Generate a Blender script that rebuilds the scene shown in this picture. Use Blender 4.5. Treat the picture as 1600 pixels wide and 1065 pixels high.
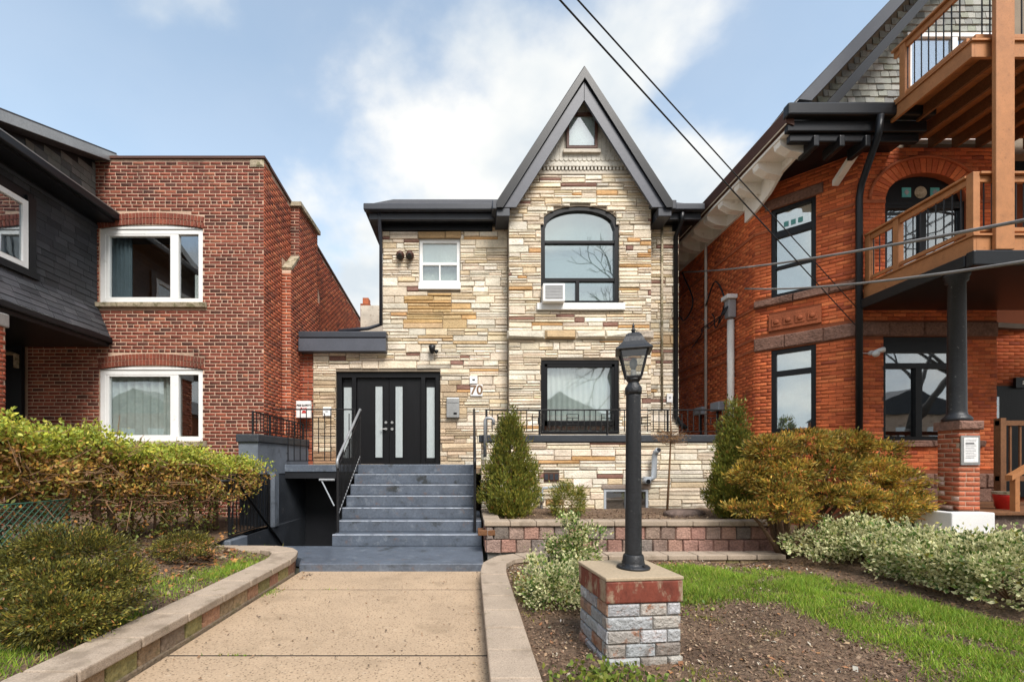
import bpy, math, random
import numpy as np
from mathutils import Vector
R = math.radians
rnd = random.Random(7)
nr = np.random.default_rng(11)
for o in list(bpy.data.objects): bpy.data.objects.remove(o)
sc = bpy.context.scene
C = sc.collection
EYE = 1.55; F = 700.0; CX = 735.0; CY = 725.0          # metres above the walk; focal length and principal point of the photo
def X(px, Y): return (px-CX)*Y/F
def Z(py, Y): return EYE-(py-CY)*Y/F
# ---------------------------------------------------------------- camera, sky, sun, exposure
cam = bpy.data.cameras.new('camera'); co = bpy.data.objects.new('camera', cam); C.objects.link(co)
co.location = (0, 0, EYE); co.rotation_euler = (R(90), 0, 0)
cam.sensor_width = 36; cam.lens = 36*F/1600; cam.shift_x = (800-CX)/1600; cam.shift_y = (CY-532.5)/1600
cam.clip_start = .05; cam.clip_end = 900
sc.camera = co
SUN_EL, SUN_AZ = 51, 162      # azimuth clockwise from +Y: behind the camera, to the right
w = bpy.data.worlds.new('World'); sc.world = w; w.use_nodes = True
nt = w.node_tree; N = nt.nodes; L = nt.links; N.clear()
def nd(t, **k):
    n = N.new(t)
    for a, b in k.items(): setattr(n, a, b)
    return n
def math_(op, a, b=None, clamp=False):
    n = nd('ShaderNodeMath', operation=op, use_clamp=clamp)
    for i, s in enumerate((a, b)):
        if s is None: continue
        if hasattr(s, 'links'): L.new(s, n.inputs[i])
        else: n.inputs[i].default_value = s
    return n.outputs[0]
sky = nd('ShaderNodeTexSky', sky_type='NISHITA', sun_disc=False); sky.sun_elevation = R(SUN_EL); sky.sun_rotation = R(SUN_AZ)
sky.air_density = 1.0; sky.dust_density = .6; sky.ozone_density = 2.0
tc = nd('ShaderNodeTexCoord'); sp = nd('ShaderNodeSeparateXYZ'); L.new(tc.outputs['Generated'], sp.inputs[0])
zz = math_('MAXIMUM', sp.outputs[2], 0.0)
den = math_('ADD', zz, .35)
cb = nd('ShaderNodeCombineXYZ'); L.new(math_('DIVIDE', sp.outputs[0], den), cb.inputs[0]); L.new(math_('DIVIDE', sp.outputs[1], den), cb.inputs[1])
mp = nd('ShaderNodeMapping'); mp.inputs['Location'].default_value = (2.0, 4.9, 0); L.new(cb.outputs[0], mp.inputs[0])
nz = nd('ShaderNodeTexNoise'); nz.inputs['Scale'].default_value = 1.25; nz.inputs['Detail'].default_value = 8; nz.inputs['Roughness'].default_value = .52; nz.inputs['Distortion'].default_value = .1
L.new(mp.outputs[0], nz.inputs['Vector'])
hz = math_('MULTIPLY', math_('SUBTRACT', .62, zz), .42)            # more cloud towards the horizon, all round
cv = math_('ADD', nz.outputs['Fac'], hz)
rp = nd('ShaderNodeValToRGB'); rp.color_ramp.elements[0].position = .495; rp.color_ramp.elements[1].position = .595
rp.color_ramp.interpolation = 'EASE'; rp.color_ramp.elements[0].color = (.13, .13, .13, 1)
L.new(cv, rp.inputs[0])
nz2 = nd('ShaderNodeTexNoise'); nz2.inputs['Scale'].default_value = 3.2; nz2.inputs['Detail'].default_value = 5; L.new(mp.outputs[0], nz2.inputs['Vector'])
cr = nd('ShaderNodeValToRGB'); cr.color_ramp.elements[0].position = .38; cr.color_ramp.elements[1].position = .62
cr.color_ramp.elements[0].color = (4.9, 5.4, 5.8, 1); cr.color_ramp.elements[1].color = (7.2, 7.1, 6.8, 1)
L.new(nz2.outputs['Fac'], cr.inputs[0])
hs = nd('ShaderNodeMix', data_type='RGBA'); hs.blend_type = 'MULTIPLY'; hs.inputs[0].default_value = 1
L.new(sky.outputs[0], hs.inputs[6]); hs.inputs[7].default_value = (2.9, 2.5, 1.95, 1)
mx = nd('ShaderNodeMix', data_type='RGBA'); L.new(rp.outputs[0], mx.inputs[0]); L.new(hs.outputs[2], mx.inputs[6]); L.new(cr.outputs[0], mx.inputs[7])
bg = nd('ShaderNodeBackground'); bg.inputs[1].default_value = .085; L.new(mx.outputs[2], bg.inputs[0])
wo = nd('ShaderNodeOutputWorld'); L.new(bg.outputs[0], wo.inputs[0])
sl = bpy.data.lights.new('sun', 'SUN'); so = bpy.data.objects.new('sun', sl); C.objects.link(so)
sl.energy = 2.7; sl.angle = R(26); sl.color = (1, .965, .915)
az = R(SUN_AZ); d = Vector((math.sin(az)*math.cos(R(SUN_EL)), math.cos(az)*math.cos(R(SUN_EL)), math.sin(R(SUN_EL))))
so.rotation_euler = d.to_track_quat('Z', 'Y').to_euler(); so.location = d*30
sc.view_settings.view_transform = 'Standard'; sc.view_settings.look = 'None'; sc.view_settings.exposure = .85; sc.view_settings.gamma = 1
sc.view_settings.use_curve_mapping = False
# ---------------------------------------------------------------- materials
MATS = {}
def pmat(name, col=(.5, .5, .5), rough=.7, attr=False, var=.2, vscale=2.0, fine=.15, fscale=45, bump=.35, bscale=70, bdist=.01,
         stain=None, speck=None, metal=0, spec=.4, transl=0, coat=0, stretch=None):
    m = bpy.data.materials.new(name); m.use_nodes = True; t = m.node_tree; n = t.nodes; l = t.links
    b = n['Principled BSDF']; b.inputs['Roughness'].default_value = rough; b.inputs['Metallic'].default_value = metal
    b.inputs['Specular IOR Level'].default_value = spec
    if coat: b.inputs['Coat Weight'].default_value = coat; b.inputs['Coat Roughness'].default_value = .25
    g = n.new('ShaderNodeNewGeometry'); vec = g.outputs['Position']
    if stretch:
        mm = n.new('ShaderNodeVectorMath'); mm.operation = 'MULTIPLY'; mm.inputs[1].default_value = stretch; l.new(vec, mm.inputs[0]); vec = mm.outputs[0]
    def noise(s, d=4, r=.6):
        k = n.new('ShaderNodeTexNoise'); k.inputs['Scale'].default_value = s; k.inputs['Detail'].default_value = d; k.inputs['Roughness'].default_value = r
        l.new(vec, k.inputs['Vector']); return k.outputs['Fac']
    def ma(op, a, c):
        k = n.new('ShaderNodeMath'); k.operation = op
        for i, s in enumerate((a, c)):
            if hasattr(s, 'links'): l.new(s, k.inputs[i])
            else: k.inputs[i].default_value = s
        return k.outputs[0]
    if attr:
        a = n.new('ShaderNodeAttribute'); a.attribute_name = 'Col'; color = a.outputs['Color']
    else:
        a = n.new('ShaderNodeRGB'); a.outputs[0].default_value = (*col, 1); color = a.outputs[0]
    f1 = ma('MULTIPLY', ma('SUBTRACT', noise(vscale), .5), var*4.4); f2 = ma('MULTIPLY', ma('SUBTRACT', noise(fscale, 3), .5), fine*4.2)
    s = n.new('ShaderNodeVectorMath'); s.operation = 'SCALE'; l.new(color, s.inputs[0]); l.new(ma('MAXIMUM', ma('ADD', ma('ADD', f1, f2), 1.0), .15), s.inputs['Scale'])
    color = s.outputs[0]
    for st in ([stain] if stain and not isinstance(stain, list) else (stain or [])):
        sc_, sth, scol, samt = st; sth = .5+(sth-.5)*.62
        k = n.new('ShaderNodeMapRange'); k.inputs['From Min'].default_value = sth; k.inputs['From Max'].default_value = sth+.09; k.inputs['To Max'].default_value = samt
        l.new(noise(sc_, 6, .65), k.inputs['Value'])
        q = n.new('ShaderNodeMix'); q.data_type = 'RGBA'; l.new(k.outputs[0], q.inputs[0]); l.new(color, q.inputs[6]); q.inputs[7].default_value = (*scol, 1); color = q.outputs[2]
    if speck:
        ss, thr, scol, amt = speck
        v = n.new('ShaderNodeTexVoronoi'); v.inputs['Scale'].default_value = ss; l.new(vec, v.inputs['Vector'])
        k = n.new('ShaderNodeMapRange'); k.inputs['From Min'].default_value = thr; k.inputs['From Max'].default_value = thr*.6; k.inputs['To Max'].default_value = amt
        l.new(v.outputs['Distance'], k.inputs['Value'])
        q = n.new('ShaderNodeMix'); q.data_type = 'RGBA'; l.new(k.outputs[0], q.inputs[0]); l.new(color, q.inputs[6]); q.inputs[7].default_value = (*scol, 1); color = q.outputs[2]
    l.new(color, b.inputs['Base Color'])
    if bump:
        bp = n.new('ShaderNodeBump'); bp.inputs['Strength'].default_value = bump; bp.inputs['Distance'].default_value = bdist
        l.new(noise(bscale, 5, .65), bp.inputs['Height']); l.new(bp.outputs[0], b.inputs['Normal'])
    if transl:
        tr = n.new('ShaderNodeBsdfTranslucent'); l.new(color, tr.inputs[0]); ms = n.new('ShaderNodeMixShader'); ms.inputs[0].default_value = transl
        l.new(b.outputs[0], ms.inputs[1]); l.new(tr.outputs[0], ms.inputs[2]); l.new(ms.outputs[0], n['Material Output'].inputs[0])
    MATS[name] = m; return m
def glassmat(name, refl, tint):
    m = bpy.data.materials.new(name); m.use_nodes = True; t = m.node_tree; n = t.nodes; l = t.links; n.clear()
    o = n.new('ShaderNodeOutputMaterial'); tr = n.new('ShaderNodeBsdfTransparent'); tr.inputs[0].default_value = (*tint, 1)
    gl = n.new('ShaderNodeBsdfGlossy'); gl.inputs['Roughness'].default_value = .015; gl.inputs[0].default_value = (.93, .97, 1, 1)
    g = n.new('ShaderNodeNewGeometry'); dt = n.new('ShaderNodeVectorMath'); dt.operation = 'DOT_PRODUCT'; l.new(g.outputs['Normal'], dt.inputs[0]); l.new(g.outputs['Incoming'], dt.inputs[1])
    def ma(op, a, b=0.0):
        k = n.new('ShaderNodeMath'); k.operation = op; l.new(a, k.inputs[0]) if hasattr(a, 'links') else setattr(k.inputs[0], 'default_value', a)
        l.new(b, k.inputs[1]) if hasattr(b, 'links') else setattr(k.inputs[1], 'default_value', b); return k.outputs[0]
    frs = ma('ADD', ma('MULTIPLY', ma('POWER', ma('SUBTRACT', 1.0, ma('ABSOLUTE', dt.outputs['Value'])), 5.0), .9), .05)   # Schlick reflectance, same from both sides
    nz = n.new('ShaderNodeTexNoise'); nz.inputs['Scale'].default_value = 1.7; nz.inputs['Detail'].default_value = 1; l.new(g.outputs['Position'], nz.inputs['Vector'])
    bp = n.new('ShaderNodeBump'); bp.inputs['Strength'].default_value = .05; bp.inputs['Distance'].default_value = .03; l.new(nz.outputs['Fac'], bp.inputs['Height'])
    l.new(bp.outputs[0], gl.inputs['Normal'])
    a = n.new('ShaderNodeMath'); a.operation = 'ADD'; a.use_clamp = True; a.inputs[1].default_value = refl; l.new(frs, a.inputs[0])
    ms = n.new('ShaderNodeMixShader'); l.new(a.outputs[0], ms.inputs[0]); l.new(tr.outputs[0], ms.inputs[1]); l.new(gl.outputs[0], ms.inputs[2]); l.new(ms.outputs[0], o.inputs[0])
    MATS[name] = m; return m
pmat('stone', attr=True, rough=.8, var=.16, vscale=3, fine=.16, fscale=28, bump=.8, bscale=22, bdist=.025, stain=[(1.1, .64, (.34, .25, .15), .3), (9, .70, (.2, .15, .1), .35)])
pmat('mortar_stone', (.24, .195, .145), .95, fscale=60, bump=.5)
pmat('brick_l', attr=True, rough=.85, var=.25, vscale=1.3, fine=.22, bump=.5, bscale=90, stain=[(1.2, .63, (.045, .025, .02), .45), (6, .68, (.035, .022, .018), .4)])
pmat('mortar_l', (.52, .36, .26), .95, var=.25, vscale=1.2, bump=.4, stain=(1.2, .6, (.10, .07, .05), .55))
pmat('brick_r', attr=True, rough=.8, var=.2, vscale=1.1, fine=.2, bump=.5, bscale=90, stain=(1.5, .64, (.10, .03, .015), .4))
pmat('mortar_r', (.25, .072, .03), .95, var=.2, bump=.4)
pmat('brownstone', (.23, .125, .09), .9, var=.25, vscale=4, fine=.3, fscale=25, bump=1, bscale=14, bdist=.05)
pmat('foundation', (.16, .115, .095), .9, var=.3, vscale=4, fine=.3, fscale=20, bump=1, bscale=9, bdist=.06)
pmat('step_paint', (.095, .113, .142), .33, var=.2, vscale=3, fine=.2, fscale=30, bump=.4, bscale=35, bdist=.008, stain=[(2.6, .63, (.028, .03, .026), .8), (7, .60, (.20, .225, .26), .55), (5, .66, (.15, .10, .08), .6), (14, .64, (.04, .045, .05), .6)])
pmat('nosing', (.33, .36, .41), .4, var=.3, vscale=6, bump=.3, stain=(9, .6, (.11, .13, .16), .8))
pmat('roof_black', (.008, .008, .009), .85, var=.2, fine=.2, fscale=60, bump=.3, spec=.12)
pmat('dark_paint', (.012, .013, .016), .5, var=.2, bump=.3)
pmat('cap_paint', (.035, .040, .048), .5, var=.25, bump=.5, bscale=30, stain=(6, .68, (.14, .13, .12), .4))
pmat('wall_paint', (.13, .15, .18), .6, var=.25, bump=.5, bscale=25, stain=(3, .6, (.05, .055, .06), .5))
pmat('charcoal', (.040, .044, .055), .38, var=.12, bump=.12, bscale=12)
pmat('barge', (.075, .080, .098), .42, var=.12, vscale=3, bump=.15, bscale=10)
pmat('gutter_black', (.010, .011, .013), .35, var=.2, bump=.1, spec=.3)
pmat('shingle_black', attr=True, rough=.72, var=.25, fine=.3, fscale=80, bump=.6, bscale=120)
pmat('shingle_grey', attr=True, rough=.8, var=.2, fine=.25, fscale=60, bump=.6, bscale=100)
pmat('roof_dark', (.060, .058, .060), .85, var=.3, vscale=5, fine=.4, fscale=70, bump=.7, bscale=100)
pmat('white_paint', (.78, .78, .76), .45, var=.06, fine=.05, bump=.1, stain=(4, .70, (.45, .43, .38), .4))
pmat('cream_paint', (.55, .49, .40), .7, var=.2, fine=.15, bump=.4, stain=(7, .62, (.25, .18, .12), .6))
pmat('cornice_white', (.85, .82, .76), .6, var=.08, fine=.06, bump=.2, stain=(5, .66, (.45, .38, .3), .5))
pmat('scale_paint', (.60, .56, .48), .7, var=.15, fine=.2, bump=.4, stain=(9, .63, (.27, .19, .12), .7))
pmat('sill_stone', (.36, .30, .21), .85, var=.3, vscale=6, fine=.3, bump=.7, bscale=30, stain=(8, .5, (.10, .09, .03), .7))
pmat('black_frame', (.007, .007, .008), .35, var=.1, bump=.05, spec=.25)
pmat('door_black', (.007, .007, .008), .4, spec=.25, var=.2, fine=.2, bump=.25, bscale=8, stretch=(9, 9, .7))
pmat('iron', (.010, .010, .011), .42, var=.3, bump=.3, bscale=50)
pmat('grey_rail', (.30, .31, .32), .4, var=.2, bump=.2, metal=.3)
pmat('lamp_black', (.016, .017, .019), .42, var=.3, fine=.3, bump=.4, bscale=60, stain=(26, .73, (.33, .32, .30), .8))
pmat('frosted', (.40, .44, .44), .25, var=.1, vscale=1.5, bump=.25, bscale=40, stretch=(3, 1, .25))
pmat('metal_grey', (.36, .36, .35), .4, var=.15, metal=.5, bump=.1)
pmat('brown_frame', (.075, .028, .016), .6, var=.3, bump=.4)
pmat('cedar', (.41, .175, .066), .6, var=.16, vscale=2, fine=.12, fscale=30, stain=(7, .64, (.22, .085, .03), .5), bump=.35, bscale=25, stretch=(3, 3, 3))
pmat('cedar_dark', (.16, .07, .028), .7, var=.3, fine=.3, bump=.4)
pmat('joint_dirt', (.05, .038, .027), .95, var=.3, bump=.4)
pmat('concrete', (.42, .305, .20), .78, var=.12, vscale=1.2, fine=.2, fscale=50, bump=.7, bscale=90, bdist=.01, speck=(36, .30, (.14, .095, .055), .85), stain=[(1.6, .60, (.26, .185, .115), .5), (16, .66, (.55, .45, .33), .5), (.7, .62, (.22, .16, .10), .4)])
pmat('cap_block', (.36, .285, .215), .85, var=.16, vscale=2, fine=.25, fscale=90, bump=.6, bscale=120, bdist=.008, speck=(55, .27, (.17, .125, .09), .6), stain=[(2.2, .58, (.17, .13, .09), .55), (7, .66, (.12, .11, .05), .5)])
pmat('face_block', attr=True, rough=.9, var=.25, vscale=5, fine=.3, fscale=30, bump=1, bscale=28, bdist=.03, stain=(5, .60, (.11, .10, .04), .6))
pmat('pink_block', attr=True, rough=.9, var=.2, vscale=6, fine=.35, fscale=40, bump=1, bscale=26, bdist=.03)
pmat('ped_brick', attr=True, rough=.75, var=.14, vscale=6, fine=.25, bump=1, bscale=24, bdist=.03, stain=[(9, .60, (.30, .125, .06), .9), (6, .60, (.14, .115, .095), .65), (22, .66, (.08, .065, .055), .7)])
pmat('ped_mortar', (.19, .175, .16), .9, bump=.6)
pmat('ped_cap', (.37, .29, .195), .8, var=.12, fine=.15, bump=.4, bscale=80)
pmat('ped_red', (.16, .038, .022), .7, var=.25, fine=.3, fscale=20, bump=.7, bscale=25, stain=(5.5, .53, (.33, .26, .175), .95), stretch=(1, 1, .55))
pmat('soil', (.175, .112, .07), .95, stain=[(.9, .6, (.10, .06, .038), .7), (4, .62, (.27, .19, .125), .5)], var=.3, vscale=1.6, fine=.55, fscale=26, bump=1, bscale=34, bdist=.05, speck=(60, .22, (.22, .16, .11), .5))
pmat('far_ground', (.10, .10, .07), .95, bump=.2)
pmat('asphalt', (.05, .05, .052), .8, bump=.4)
pmat('leaf', attr=True, rough=.5, var=.12, fine=.1, bump=0, transl=.35, spec=.35)
pmat('grass', attr=True, rough=.6, var=.15, fine=.1, bump=0, transl=.3, spec=.3)
pmat('litter', attr=True, rough=.8, var=.15, bump=0)
pmat('bark', (.14, .085, .05), .9, var=.3, vscale=8, fine=.35, bump=.9, bscale=40, bdist=.02)
pmat('twig', (.20, .115, .06), .9, var=.3, bump=.3)
pmat('bark_grey', (.085, .072, .06), .95, var=.3, bump=.5)
pmat('curtain', (.50, .56, .52), .9, var=.12, vscale=5, fine=.1, bump=.3, transl=.2, stain=(14, .55, (.72, .75, .70), .5))
pmat('curtain_dark', (.10, .14, .16), .9, var=.2, bump=.2)
pmat('blind', (.68, .73, .70), .8, var=.06, bump=.1, transl=.2)
pmat('blind_brown', (.30, .22, .15), .8, var=.3, bump=.2)
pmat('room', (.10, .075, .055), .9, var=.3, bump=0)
pmat('room_warm', (.26, .12, .05), .9, var=.4, vscale=1, bump=0)
pmat('pipe_grey', (.36, .39, .42), .5, var=.12, bump=.1)
pmat('pipe_white', (.60, .57, .52), .5, var=.12, bump=.1)
pmat('cable', (.014, .014, .016), .6, bump=0)
pmat('cable_grey', (.20, .19, .18), .6, var=.3, bump=.3)
pmat('sign_white', (.80, .79, .77), .5, var=.04, bump=0)
pmat('ink_red', (.50, .035, .03), .6, bump=0); pmat('ink_dark', (.03, .03, .035), .6, bump=0); pmat('ink_brown', (.19, .11, .06), .5, bump=0)
pmat('ink_grey', (.30, .30, .31), .6, bump=0)
pmat('red_pot', (.50, .02, .015), .4, var=.1, bump=0)
pmat('teal', (.10, .38, .36), .3, var=.2, bump=0)
pmat('fence_green', (.05, .15, .10), .5, bump=0)
pmat('rock', (.24, .19, .14), .9, var=.3, vscale=4, fine=.3, bump=1, bscale=12, bdist=.04)
pmat('terracotta', (.36, .10, .04), .85, var=.25, fine=.25, bump=.6, bscale=50)
glassmat('glass_bay', .36, (.86, .92, .90)); glassmat('glass_clear', .10, (.93, .95, .95)); glassmat('glass_mid', .24, (.7, .75, .78)); glassmat('glass_lamp', .34, (.95, .95, .9)); glassmat('glass_soft', .17, (.95, .97, .96))
# ---------------------------------------------------------------- mesh helpers
class MB:
    """collects shapes in a local frame (u along the wall, n out of the wall, z up)"""
    def __init__(s, fr=None):
        s.v = []; s.f = []; s.c = []; s.fr = fr; s.col = (1, 1, 1)
    def add(s, vs, fs, col=None):
        k = len(s.v); col = col or s.col
        if s.fr:
            O, U, Nn = s.fr
            vs = [(O[0]+U[0]*a+Nn[0]*b, O[1]+U[1]*a+Nn[1]*b, O[2]+c) for a, b, c in vs]
        s.v += vs; s.c += [col]*len(vs); s.f += [tuple(i+k for i in f) for f in fs]; return s
    def box(s, a0, a1, b0, b1, c0, c1, col=None):
        return s.add([(a0, b0, c0), (a1, b0, c0), (a1, b1, c0), (a0, b1, c0), (a0, b0, c1), (a1, b0, c1), (a1, b1, c1), (a0, b1, c1)],
              [(0, 3, 2, 1), (4, 5, 6, 7), (0, 1, 5, 4), (1, 2, 6, 5), (2, 3, 7, 6), (3, 0, 4, 7)], col)
    def prism(s, poly, b0, b1, col=None):          # polygon in (u,z), extruded along n
        n = len(poly)
        return s.add([(a, b0, c) for a, c in poly]+[(a, b1, c) for a, c in poly],
              [tuple(range(n)), tuple(range(2*n-1, n-1, -1))]+[(i, (i+1) % n, n+(i+1) % n, n+i) for i in range(n)], col)
    def plan(s, poly, z0, z1, col=None):           # polygon in plan (u,n), extruded up
        n = len(poly)
        return s.add([(a, b, z0) for a, b in poly]+[(a, b, z1) for a, b in poly],
              [tuple(range(n-1, -1, -1)), tuple(range(n, 2*n))]+[(i, (i+1) % n, n+(i+1) % n, n+i) for i in range(n)], col)
    def quad(s, a, b, c, d_, col=None): return s.add([a, b, c, d_], [(0, 1, 2, 3)], col)
    def strip(s, top, bot, col=None):
        n = len(top); return s.add(list(top)+list(bot), [(i, i+1, n+i+1, n+i) for i in range(n-1)], col)
    def tube(s, pts, r, n=8, col=None):
        pts = [Vector(p) for p in pts]; rs = r if isinstance(r, (list, tuple)) else [r]*len(pts)
        vs = []; ref = None
        for i, p in enumerate(pts):
            t = (pts[min(i+1, len(pts)-1)]-pts[max(i-1, 0)]).normalized()
            if ref is None: ref = Vector((0, 0, 1)) if abs(t.z) < .9 else Vector((1, 0, 0))
            a = (ref-t*ref.dot(t)).normalized(); ref = a; b = t.cross(a)
            for k in range(n):
                q = p+(a*math.cos(2*math.pi*k/n)+b*math.sin(2*math.pi*k/n))*rs[i]; vs.append(tuple(q))
        fs = [(i*n+k, i*n+(k+1) % n, (i+1)*n+(k+1) % n, (i+1)*n+k) for i in range(len(pts)-1) for k in range(n)]
        fs += [tuple(range(n-1, -1, -1)), tuple(range((len(pts)-1)*n, len(pts)*n))]
        return s.add(vs, fs, col)
    def lathe(s, prof, cx, cy, n=20, rot=0, col=None):
        vs = [(cx+r*math.cos(rot+2*math.pi*k/n), cy+r*math.sin(rot+2*math.pi*k/n), z) for r, z in prof for k in range(n)]
        fs = [(i*n+k, i*n+(k+1) % n, (i+1)*n+(k+1) % n, (i+1)*n+k) for i in range(len(prof)-1) for k in range(n)]
        fs += [tuple(range(n-1, -1, -1)), tuple(range((len(prof)-1)*n, len(prof)*n))]
        return s.add(vs, fs, col)
    def block(s, a0, a1, c0, c1, depth, ch, rg, col=None, back=0.0):   # rough-faced block: bevelled, uneven front
        j = lambda q: rg.uniform(-q, q)
        ca, cc = min(ch, (a1-a0)*.3), min(ch, (c1-c0)*.3)
        vs = [(a0, back, c0), (a1, back, c0), (a1, back, c1), (a0, back, c1)]
        m = depth*.45
        vs += [(a0+j(.002), m, c0+j(.002)), (a1+j(.002), m, c0+j(.002)), (a1+j(.002), m, c1+j(.002)), (a0+j(.002), m, c1+j(.002))]
        vs += [(a0+ca+j(ca*.4), depth+j(depth*.25), c0+cc+j(cc*.4)), (a1-ca+j(ca*.4), depth+j(depth*.25), c0+cc+j(cc*.4)),
               (a1-ca+j(ca*.4), depth+j(depth*.25), c1-cc+j(cc*.4)), (a0+ca+j(ca*.4), depth+j(depth*.25), c1-cc+j(cc*.4))]
        fs = []
        for k in (0, 4): fs += [(k+i, k+(i+1) % 4, k+4+(i+1) % 4, k+4+i) for i in range(4)]
        fs.append((8, 9, 10, 11)); return s.add(vs, fs, col)
    def build(s, name, mat, parent=None, smooth=False, bevel=0, kind=None, label=None, seg=2):
        me = bpy.data.meshes.new(name); me.from_pydata(s.v, [], s.f)
        at = me.attributes.new('Col', 'FLOAT_COLOR', 'POINT'); a = np.ones((len(s.v), 4), 'f'); a[:, :3] = np.array(s.c, 'f'); at.data.foreach_set('color', a.ravel())
        me.materials.append(MATS[mat])
        if smooth: me.shade_smooth()
        o = bpy.data.objects.new(name, me); link(o, parent)
        if bevel:
            b = o.modifiers.new('bevel', 'BEVEL'); b.width = bevel; b.segments = seg; b.limit_method = 'ANGLE'; b.angle_limit = R(40)
        if kind: o['kind'] = kind
        if label: o['label'] = label
        return o
def link(o, parent=None, loc=(0, 0, 0)):
    C.objects.link(o); o.location = loc
    if parent is not None:
        o.parent = parent
        if parent.parent is None and parent.type == 'EMPTY': o.location = Vector(loc)-parent.location
def thing(name, label, cat, loc, group=None):
    o = bpy.data.objects.new(name, None); C.objects.link(o); o.location = loc; o.empty_display_size = .2
    return tag(o, label, cat, group)
def tag(o, label, cat, group=None):
    o['label'] = label; o['category'] = cat
    if group: o['group'] = group
    return o
def struct(o): o['kind'] = 'structure'; return o
def FR(Y): return ((0, Y, 0), (1, 0, 0), (0, -1, 0))         # a wall facing the street at depth Y
def arrays_obj(name, verts, quads, cols, mat, parent=None, kind=None, tri=False):
    k = 3 if tri else 4
    me = bpy.data.meshes.new(name); nv = len(verts); nf = len(quads)
    me.vertices.add(nv); me.vertices.foreach_set('co', np.asarray(verts, 'f').ravel())
    me.loops.add(nf*k); me.loops.foreach_set('vertex_index', np.asarray(quads, 'i').ravel())
    me.polygons.add(nf); me.polygons.foreach_set('loop_start', np.arange(0, nf*k, k, dtype='i')); me.polygons.foreach_set('loop_total', np.full(nf, k, 'i'))
    me.update(calc_edges=True)
    at = me.attributes.new('Col', 'FLOAT_COLOR', 'POINT'); a = np.ones((nv, 4), 'f'); a[:, :3] = cols; at.data.foreach_set('color', a.ravel())
    me.materials.append(MATS[mat]); o = bpy.data.objects.new(name, me); link(o, parent)
    if kind: o['kind'] = kind
    return o
def wall_grid(mb, us, zs, solid, n0, n1):
    """one connected slab with openings: cells between grid lines us x zs, faces on both sides and in the reveals"""
    us = sorted(set(us)); zs = sorted(set(zs)); idx = {}; vs = []; fs = []
    def vid(i, k, b):
        if (i, k, b) not in idx: idx[(i, k, b)] = len(vs); vs.append((us[i], (n0, n1)[b], zs[k]))
        return idx[(i, k, b)]
    S = lambda i, k: 0 <= i < len(us)-1 and 0 <= k < len(zs)-1 and solid((us[i]+us[i+1])/2, (zs[k]+zs[k+1])/2)
    for i in range(len(us)-1):
        for k in range(len(zs)-1):
            if not S(i, k): continue
            for b in (0, 1): fs.append((vid(i, k, b), vid(i+1, k, b), vid(i+1, k+1, b), vid(i, k+1, b)))
            for (di, dk, p, q) in ((-1, 0, (i, k), (i, k+1)), (1, 0, (i+1, k), (i+1, k+1)), (0, -1, (i, k), (i+1, k)), (0, 1, (i, k+1), (i+1, k+1))):
                if not S(i+di, k+dk): fs.append((vid(*p, 0), vid(*q, 0), vid(*q, 1), vid(*p, 1)))
    return mb.add(vs, fs)
def subtract(iv, a, b):
    out = []
    for p, q in iv:
        if b <= p or a >= q: out.append((p, q)); continue
        if a > p: out.append((p, a))
        if b < q: out.append((b, q))
    return out
def pick(pal, rg):
    t = rg.random()*sum(p[0] for p in pal)
    for wgt, c in pal:
        t -= wgt
        if t <= 0: break
    k = rg.uniform(.85, 1.15); return tuple(min(.95, x*k*rg.uniform(.98, 1.02)) for x in c)
def bricks(wall, fr, u0, u1, z0, z1, allowed, mat, pal, n_one, seed, L_=.213, H_=.0585, cs=.0715, jt=.012, proud=.012, header=7):
    """running-bond bricks over a mortar wall; n_one of them as objects, the rest joined"""
    rg = random.Random(seed); O, U, Nn = fr; pcs = []; row = 0; z = z0
    while z < z1:
        l = L_ if not (header and row % header == header-1) else L_*.48
        u = u0-(row % 2)*(l+jt)/2-rg.uniform(0, .02)
        al = allowed(z, z+H_)
        while u < u1:
            for a, b in al:
                p, q = max(u, a), min(u+l, b)
                if q-p > .03: pcs.append((p, q, z))
            u += l+jt
        z += cs; row += 1
    full = [i for i, p in enumerate(pcs) if abs(p[1]-p[0]-L_) < 1e-4]
    rg.shuffle(full) if n_one and len(full) > 2*n_one else None
    ones = set(full[:n_one])
    var = []
    for k in range(8 if n_one else 0):
        m = MB(((0, 0, 0), U, Nn)); m.block(-L_/2, L_/2, -H_/2, H_/2, proud*rg.uniform(.85, 1.2), .004, rg, pick(pal, rg))
        me = bpy.data.meshes.new('brick'); me.from_pydata(m.v, [], m.f); at = me.attributes.new('Col', 'FLOAT_COLOR', 'POINT')
        a = np.ones((len(m.v), 4), 'f'); a[:, :3] = np.array(m.c); at.data.foreach_set('color', a.ravel()); me.materials.append(MATS[mat]); var.append(me)
    vs = []; cs_ = []
    for i, (p, q, z) in enumerate(pcs):
        if i in ones:
            o = bpy.data.objects.new('brick', rg.choice(var)); c = (p+q)/2
            link(o, wall, (O[0]+U[0]*c, O[1]+U[1]*c, O[2]+z+H_/2)); continue
        pr = proud*rg.uniform(.8, 1.25); col = pick(pal, rg)
        for (a, b, c) in ((p, 0, z), (q, 0, z), (q, 0, z+H_), (p, 0, z+H_), (p+.002, pr, z+.002), (q-.002, pr, z+.002), (q-.002, pr, z+H_-.002), (p+.002, pr, z+H_-.002)):
            vs.append((O[0]+U[0]*a+Nn[0]*b, O[1]+U[1]*a+Nn[1]*b, O[2]+c)); cs_.append(col)
    n = len(vs)//8
    if n:
        q = np.array([(0, 1, 5, 4), (1, 2, 6, 5), (2, 3, 7, 6), (3, 0, 4, 7), (4, 5, 6, 7)])
        qq = (q[None]+8*np.arange(n)[:, None, None]).reshape(-1, 4)
        arrays_obj('brickwork', vs, qq, np.array(cs_), mat, wall, 'stuff')
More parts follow.
